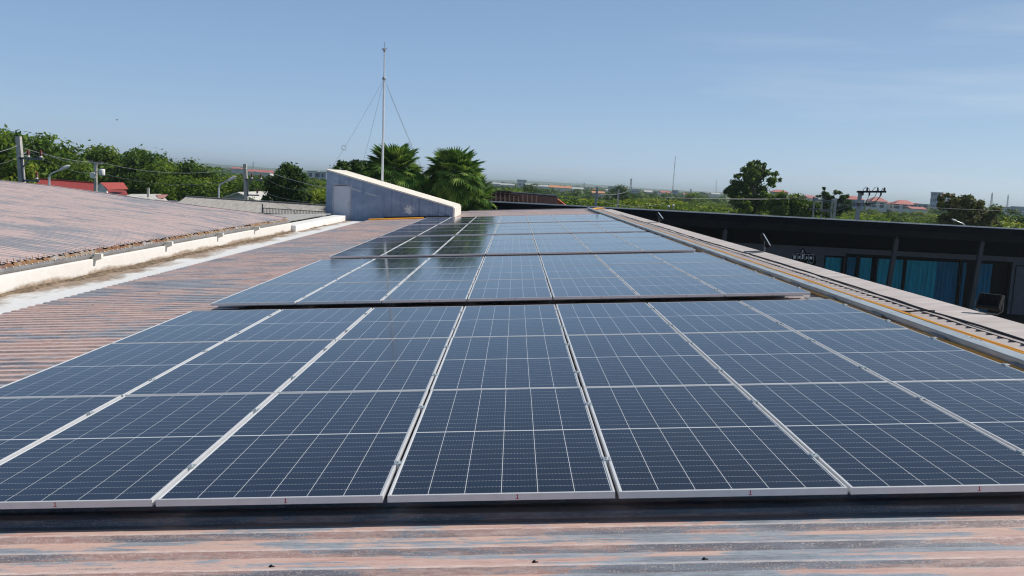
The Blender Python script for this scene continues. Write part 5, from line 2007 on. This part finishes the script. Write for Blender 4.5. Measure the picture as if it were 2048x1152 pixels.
custom_tree('broadleaf_tree', [(1907, 391, 7), (1895, 400, 9), (1915, 400, 10), (1930, 396, 8), (1944, 398, 8), (1892, 412, 10), (1908, 412, 14), (1928, 412, 15), (1948, 410, 12), (1964, 408, 9), (1976, 418, 9), (1900, 426, 14), (1922, 428, 18), (1945, 428, 18), (1966, 430, 14), (1982, 430, 10), (1988, 442, 10),
                               (1910, 442, 16), (1935, 446, 18), (1960, 446, 16), (1888, 438, 12)],
            84, 9500, 0.18, 'leaf_olive', 46, 'brownish dense tree near the right edge in front of the white tower', 0.8)
custom_tree('broadleaf_tree', [(1480, 420, 5), (1496, 408, 6), (1500, 418, 6), (1488, 426, 7), (1484, 436, 5)], 74, 700, 0.13, 'leaf_bright', 47, 'small yellowish shrub at the foot of the largest tree', 0.6)
# middle and right tree band
names_mid = 'green tree of the canopy beyond the black eave at right'
for i in range(46):
    px = 1130 + i * 20.5 + rnd.uniform(-7, 7)
    Y = rnd.uniform(88, 130)
    hy = 366 + 0.052 * (px - 1031)
    py = hy + rnd.uniform(18, 32)
    if 1560 < px < 1720: py += 10
    kd = rnd.choice([0, 2, 7, 5, 7, 4, 0]) if px < 1480 else rnd.choice([0, 4, 5, 0, 2, 6])
    place_tree(kd, px, py, Y, names_mid, 'front canopy trees at right', wide=rnd.uniform(1.1, 1.5))
for i in range(64):
    px = 985 + i * 17.2 + rnd.uniform(-7, 7)
    Y = rnd.uniform(140, 270)
    hy = 366 + 0.052 * (px - 1031)
    py = hy + 13 + (270 - Y) * 0.06 + rnd.uniform(-2, 5)
    place_tree(rnd.choice([0, 1, 2, 4, 5, 6, 7]), px, py, Y, 'smaller tree in the farther canopy below the distant town at right', 'farther canopy trees at right', wide=rnd.uniform(1.1, 1.6))
for (kd, px, py, Y, lab) in ((1, 1246, 369, 210, 'dark round crown standing out of the skyline left of the lattice tower'), (1, 1064, 368, 190, 'broad dark crown below the white apartment block'), (0, 1390, 384, 260, 'round dark crown on the skyline right of the banded mast'),
                             (5, 1000, 372, 150, 'green tree just right of the palms'), (6, 2000, 408, 150, 'dark tree right of the brownish tree'), (1, 2035, 424, 110, 'dark tree at the right edge below the white buildings')):
    place_tree(kd, px, py, Y, lab, None, wide=1.2)

# far woods that read as one mass
rng = np.random.default_rng(9)
nf = 4200
Yf = 260 * np.exp(rng.uniform(0, math.log(3400 / 260.0), nf))
Xf = Yf * rng.uniform(-0.66, 0.66, nf)
parts = []
base_dirs = rng.normal(size=(26, 3))
for i in range(nf):
    h = rng.uniform(2.8, 5.2) + (1.5 if rng.random() < 0.05 else 0)
    h *= 1 + 0.05 * math.sin(Xf[i] * 0.01)
    w = rng.uniform(5, 9) * (1 + Yf[i] / 1500)
    n = 34 if Yf[i] < 900 else 20
    d = rng.normal(size=(n, 3))
    d /= np.linalg.norm(d, axis=1)[:, None]
    d[:, 2] = np.abs(d[:, 2])
    ctr = np.array([Xf[i], Yf[i], GZ + h * 0.45])
    P = ctr + d * np.array([w / 2, w / 2, h * 0.52]) * rng.uniform(0.75, 1.05, n)[:, None]
    nr = d + rng.normal(size=(n, 3)) * 0.4
    nr /= np.linalg.norm(nr, axis=1)[:, None]
    t1 = np.cross(nr, rng.normal(size=(n, 3)))
    t1 /= np.linalg.norm(t1, axis=1)[:, None]
    t2 = np.cross(nr, t1)
    s = (w * rng.uniform(0.16, 0.30, n))[:, None]
    parts.append(np.stack([P - t1 * s, P - t2 * s * 0.7, P + t1 * s, P + t2 * s * 0.7], 1).reshape(-1, 3))
fw = bpy.data.objects.new('far_woods', cloud_mesh('far_woods', np.concatenate(parts), M['far_leaf']))
COL.objects.link(fw)
tag(fw, 'far green woodland that spreads to the horizon around the town', 'woods', kind='stuff')

# ------------------------------------------------------------------ fan palms behind the stair tower
def fan_frond(rr, nb, hang, droop):
    """costapalmate leaf: petiole along +X, then a pleated fan that hangs from its tip by the angle hang"""
    mb = MB()
    Lp, R0 = 0.92, 0.80
    mb.tube([(0, 0, 0), (Lp * 0.5, 0, 0.05), (Lp, 0, 0.0)], [0.03, 0.022, 0.016], 5)
    ch, sh = math.cos(hang), math.sin(hang)

    def T(x, y, z):
        return (Lp + x * ch + z * sh, y, -x * sh + z * ch)
    for i in range(nb):
        a = math.radians(-128 + 256 * i / (nb - 1))
        ln = R0 * (1.0 - 0.25 * abs(a) / 2.2) * rr.uniform(0.92, 1.06)
        w2 = R0 * 0.060
        dx, dy = math.cos(a), math.sin(a)
        sx, sy = -dy, dx
        cup = 0.14 * R0 * (abs(a) / 2.0) ** 1.5
        z1 = cup * 0.6
        z2 = cup - droop * R0 * 0.3 - rr.uniform(0, 0.12) * R0
        q = 0.62
        mb.add([T(0, 0, 0), T(dx * ln * q + sx * w2, dy * ln * q + sy * w2, z1 - 0.02), T(dx * ln * q, dy * ln * q, z1 + 0.025), T(dx * ln * q - sx * w2, dy * ln * q - sy * w2, z1 - 0.02), T(dx * ln, dy * ln, z2)],
               [(0, 3, 2), (0, 2, 1), (1, 2, 4), (2, 3, 4)])
    return mb


rr = random.Random(31)
frond_meshes = [fan_frond(rr, 26, hg, dr_) for hg, dr_ in ((0.22, 0.15), (0.62, 0.4), (0.95, 0.9))]
proto_fronds = []


def fan_palm(px, py, Y, n, R0, label, seed, low=-0.9):
    c = at(px, py, Y)
    root = empty('fan_palm', (c.x, Y, GZ))
    rr = random.Random(seed)
    tk = MB()
    hgt = c.z - GZ
    prof = []
    for k in range(40):
        z = hgt * k / 39
        prof.append((0.19 + 0.025 * (k % 2) - 0.03 * k / 39, z))
    tk.lathe((0, 0, 0), prof, 10)
    tk.build('trunk', M['bark'], root)
    for k in range(n):
        f_ = k / (n - 1)
        el = 1.36 - (1.36 - low) * f_ ** 1.1
        az = k * 2.39996 + rr.uniform(-0.3, 0.3)
        mi = 0 if el > 0.5 else (1 if el > -0.2 else 2)
        if len(proto_fronds) < 3 and not any(q[0] == mi for q in proto_fronds):
            fo = frond_meshes[mi].build('frond', M['palm_leaf'], root)
            proto_fronds.append((mi, fo))
        else:
            fo = [q[1] for q in proto_fronds if q[0] == mi][0].copy()
            COL.objects.link(fo)
            fo.parent = root
        fo.location = (0.06 * math.cos(az), 0.06 * math.sin(az), hgt - 0.15 - 0.35 * f_)
        s = R0 * rr.uniform(0.85, 1.1)
        fo.scale = (s, s, s)
        fo.rotation_euler = (rr.uniform(-0.5, 0.5), -el, az)
    tag(root, label, 'palm tree', 'fan palms behind the stair tower')


fan_palm(789, 347, 55.5, 90, 1.3, 'left fan palm behind the stair tower, just right of the antenna mast', 5, -1.0)
fan_palm(910, 354, 56.0, 96, 1.3, 'right fan palm rising clear beside the low end of the stair tower', 6, -1.15)
fan_palm(850, 392, 58.0, 56, 1.12, 'lower fan palm between the two tall ones', 7, -0.9)
fan_palm(945, 400, 57.5, 56, 1.1, 'low fan palm with drooping blades at the right of the palm group', 8, -1.1)
fan_palm(752, 376, 60.0, 46, 1.1, 'small fan palm half hidden behind the stair tower slope', 9, -0.8)

# small bird far off in the sky
bd = MB()
c = at(234, 240, 150)
bd.tube([c + Vector((-0.22, 0, 0)), c + Vector((-0.1, 0, 0.02)), c, c + Vector((0.12, 0, 0.02)), c + Vector((0.2, 0, 0.03))], [0.01, 0.05, 0.06, 0.04, 0.02], 6)
bd.add([c, c + Vector((0.08, 0.03, 0.0)), c + Vector((0.02, 0.30, 0.12)), c + Vector((-0.06, 0.26, 0.11))], [(0, 1, 2, 3)])
bd.add([c, c + Vector((0.08, -0.03, 0.0)), c + Vector((0.02, -0.30, 0.12)), c + Vector((-0.06, -0.26, 0.11))], [(0, 3, 2, 1)])
tag(bd.build('bird', M['black']), 'tiny dark bird alone in the sky above the left trees', 'bird')

# ------------------------------------------------------------------ haze
HAZE = True
if HAZE:
    hz = MB()
    hz.box((-5900, -290, GZ - 1.2), (5900, 8900, 34))
    m = bpy.data.materials.new('pale_air')
    m.use_nodes = True
    t = m.node_tree
    t.nodes.remove(t.nodes['Principled BSDF'])
    v = t.nodes.new('ShaderNodeVolumePrincipled')
    v.inputs['Color'].default_value = (0.70, 0.84, 0.90, 1)
    v.inputs['Density'].default_value = 0.00022
    v.inputs['Anisotropy'].default_value = 0.3
    t.links.new(v.outputs[0], t.nodes['Material Output'].inputs['Volume'])
    tag(hz.build('haze', m), kind='stuff')
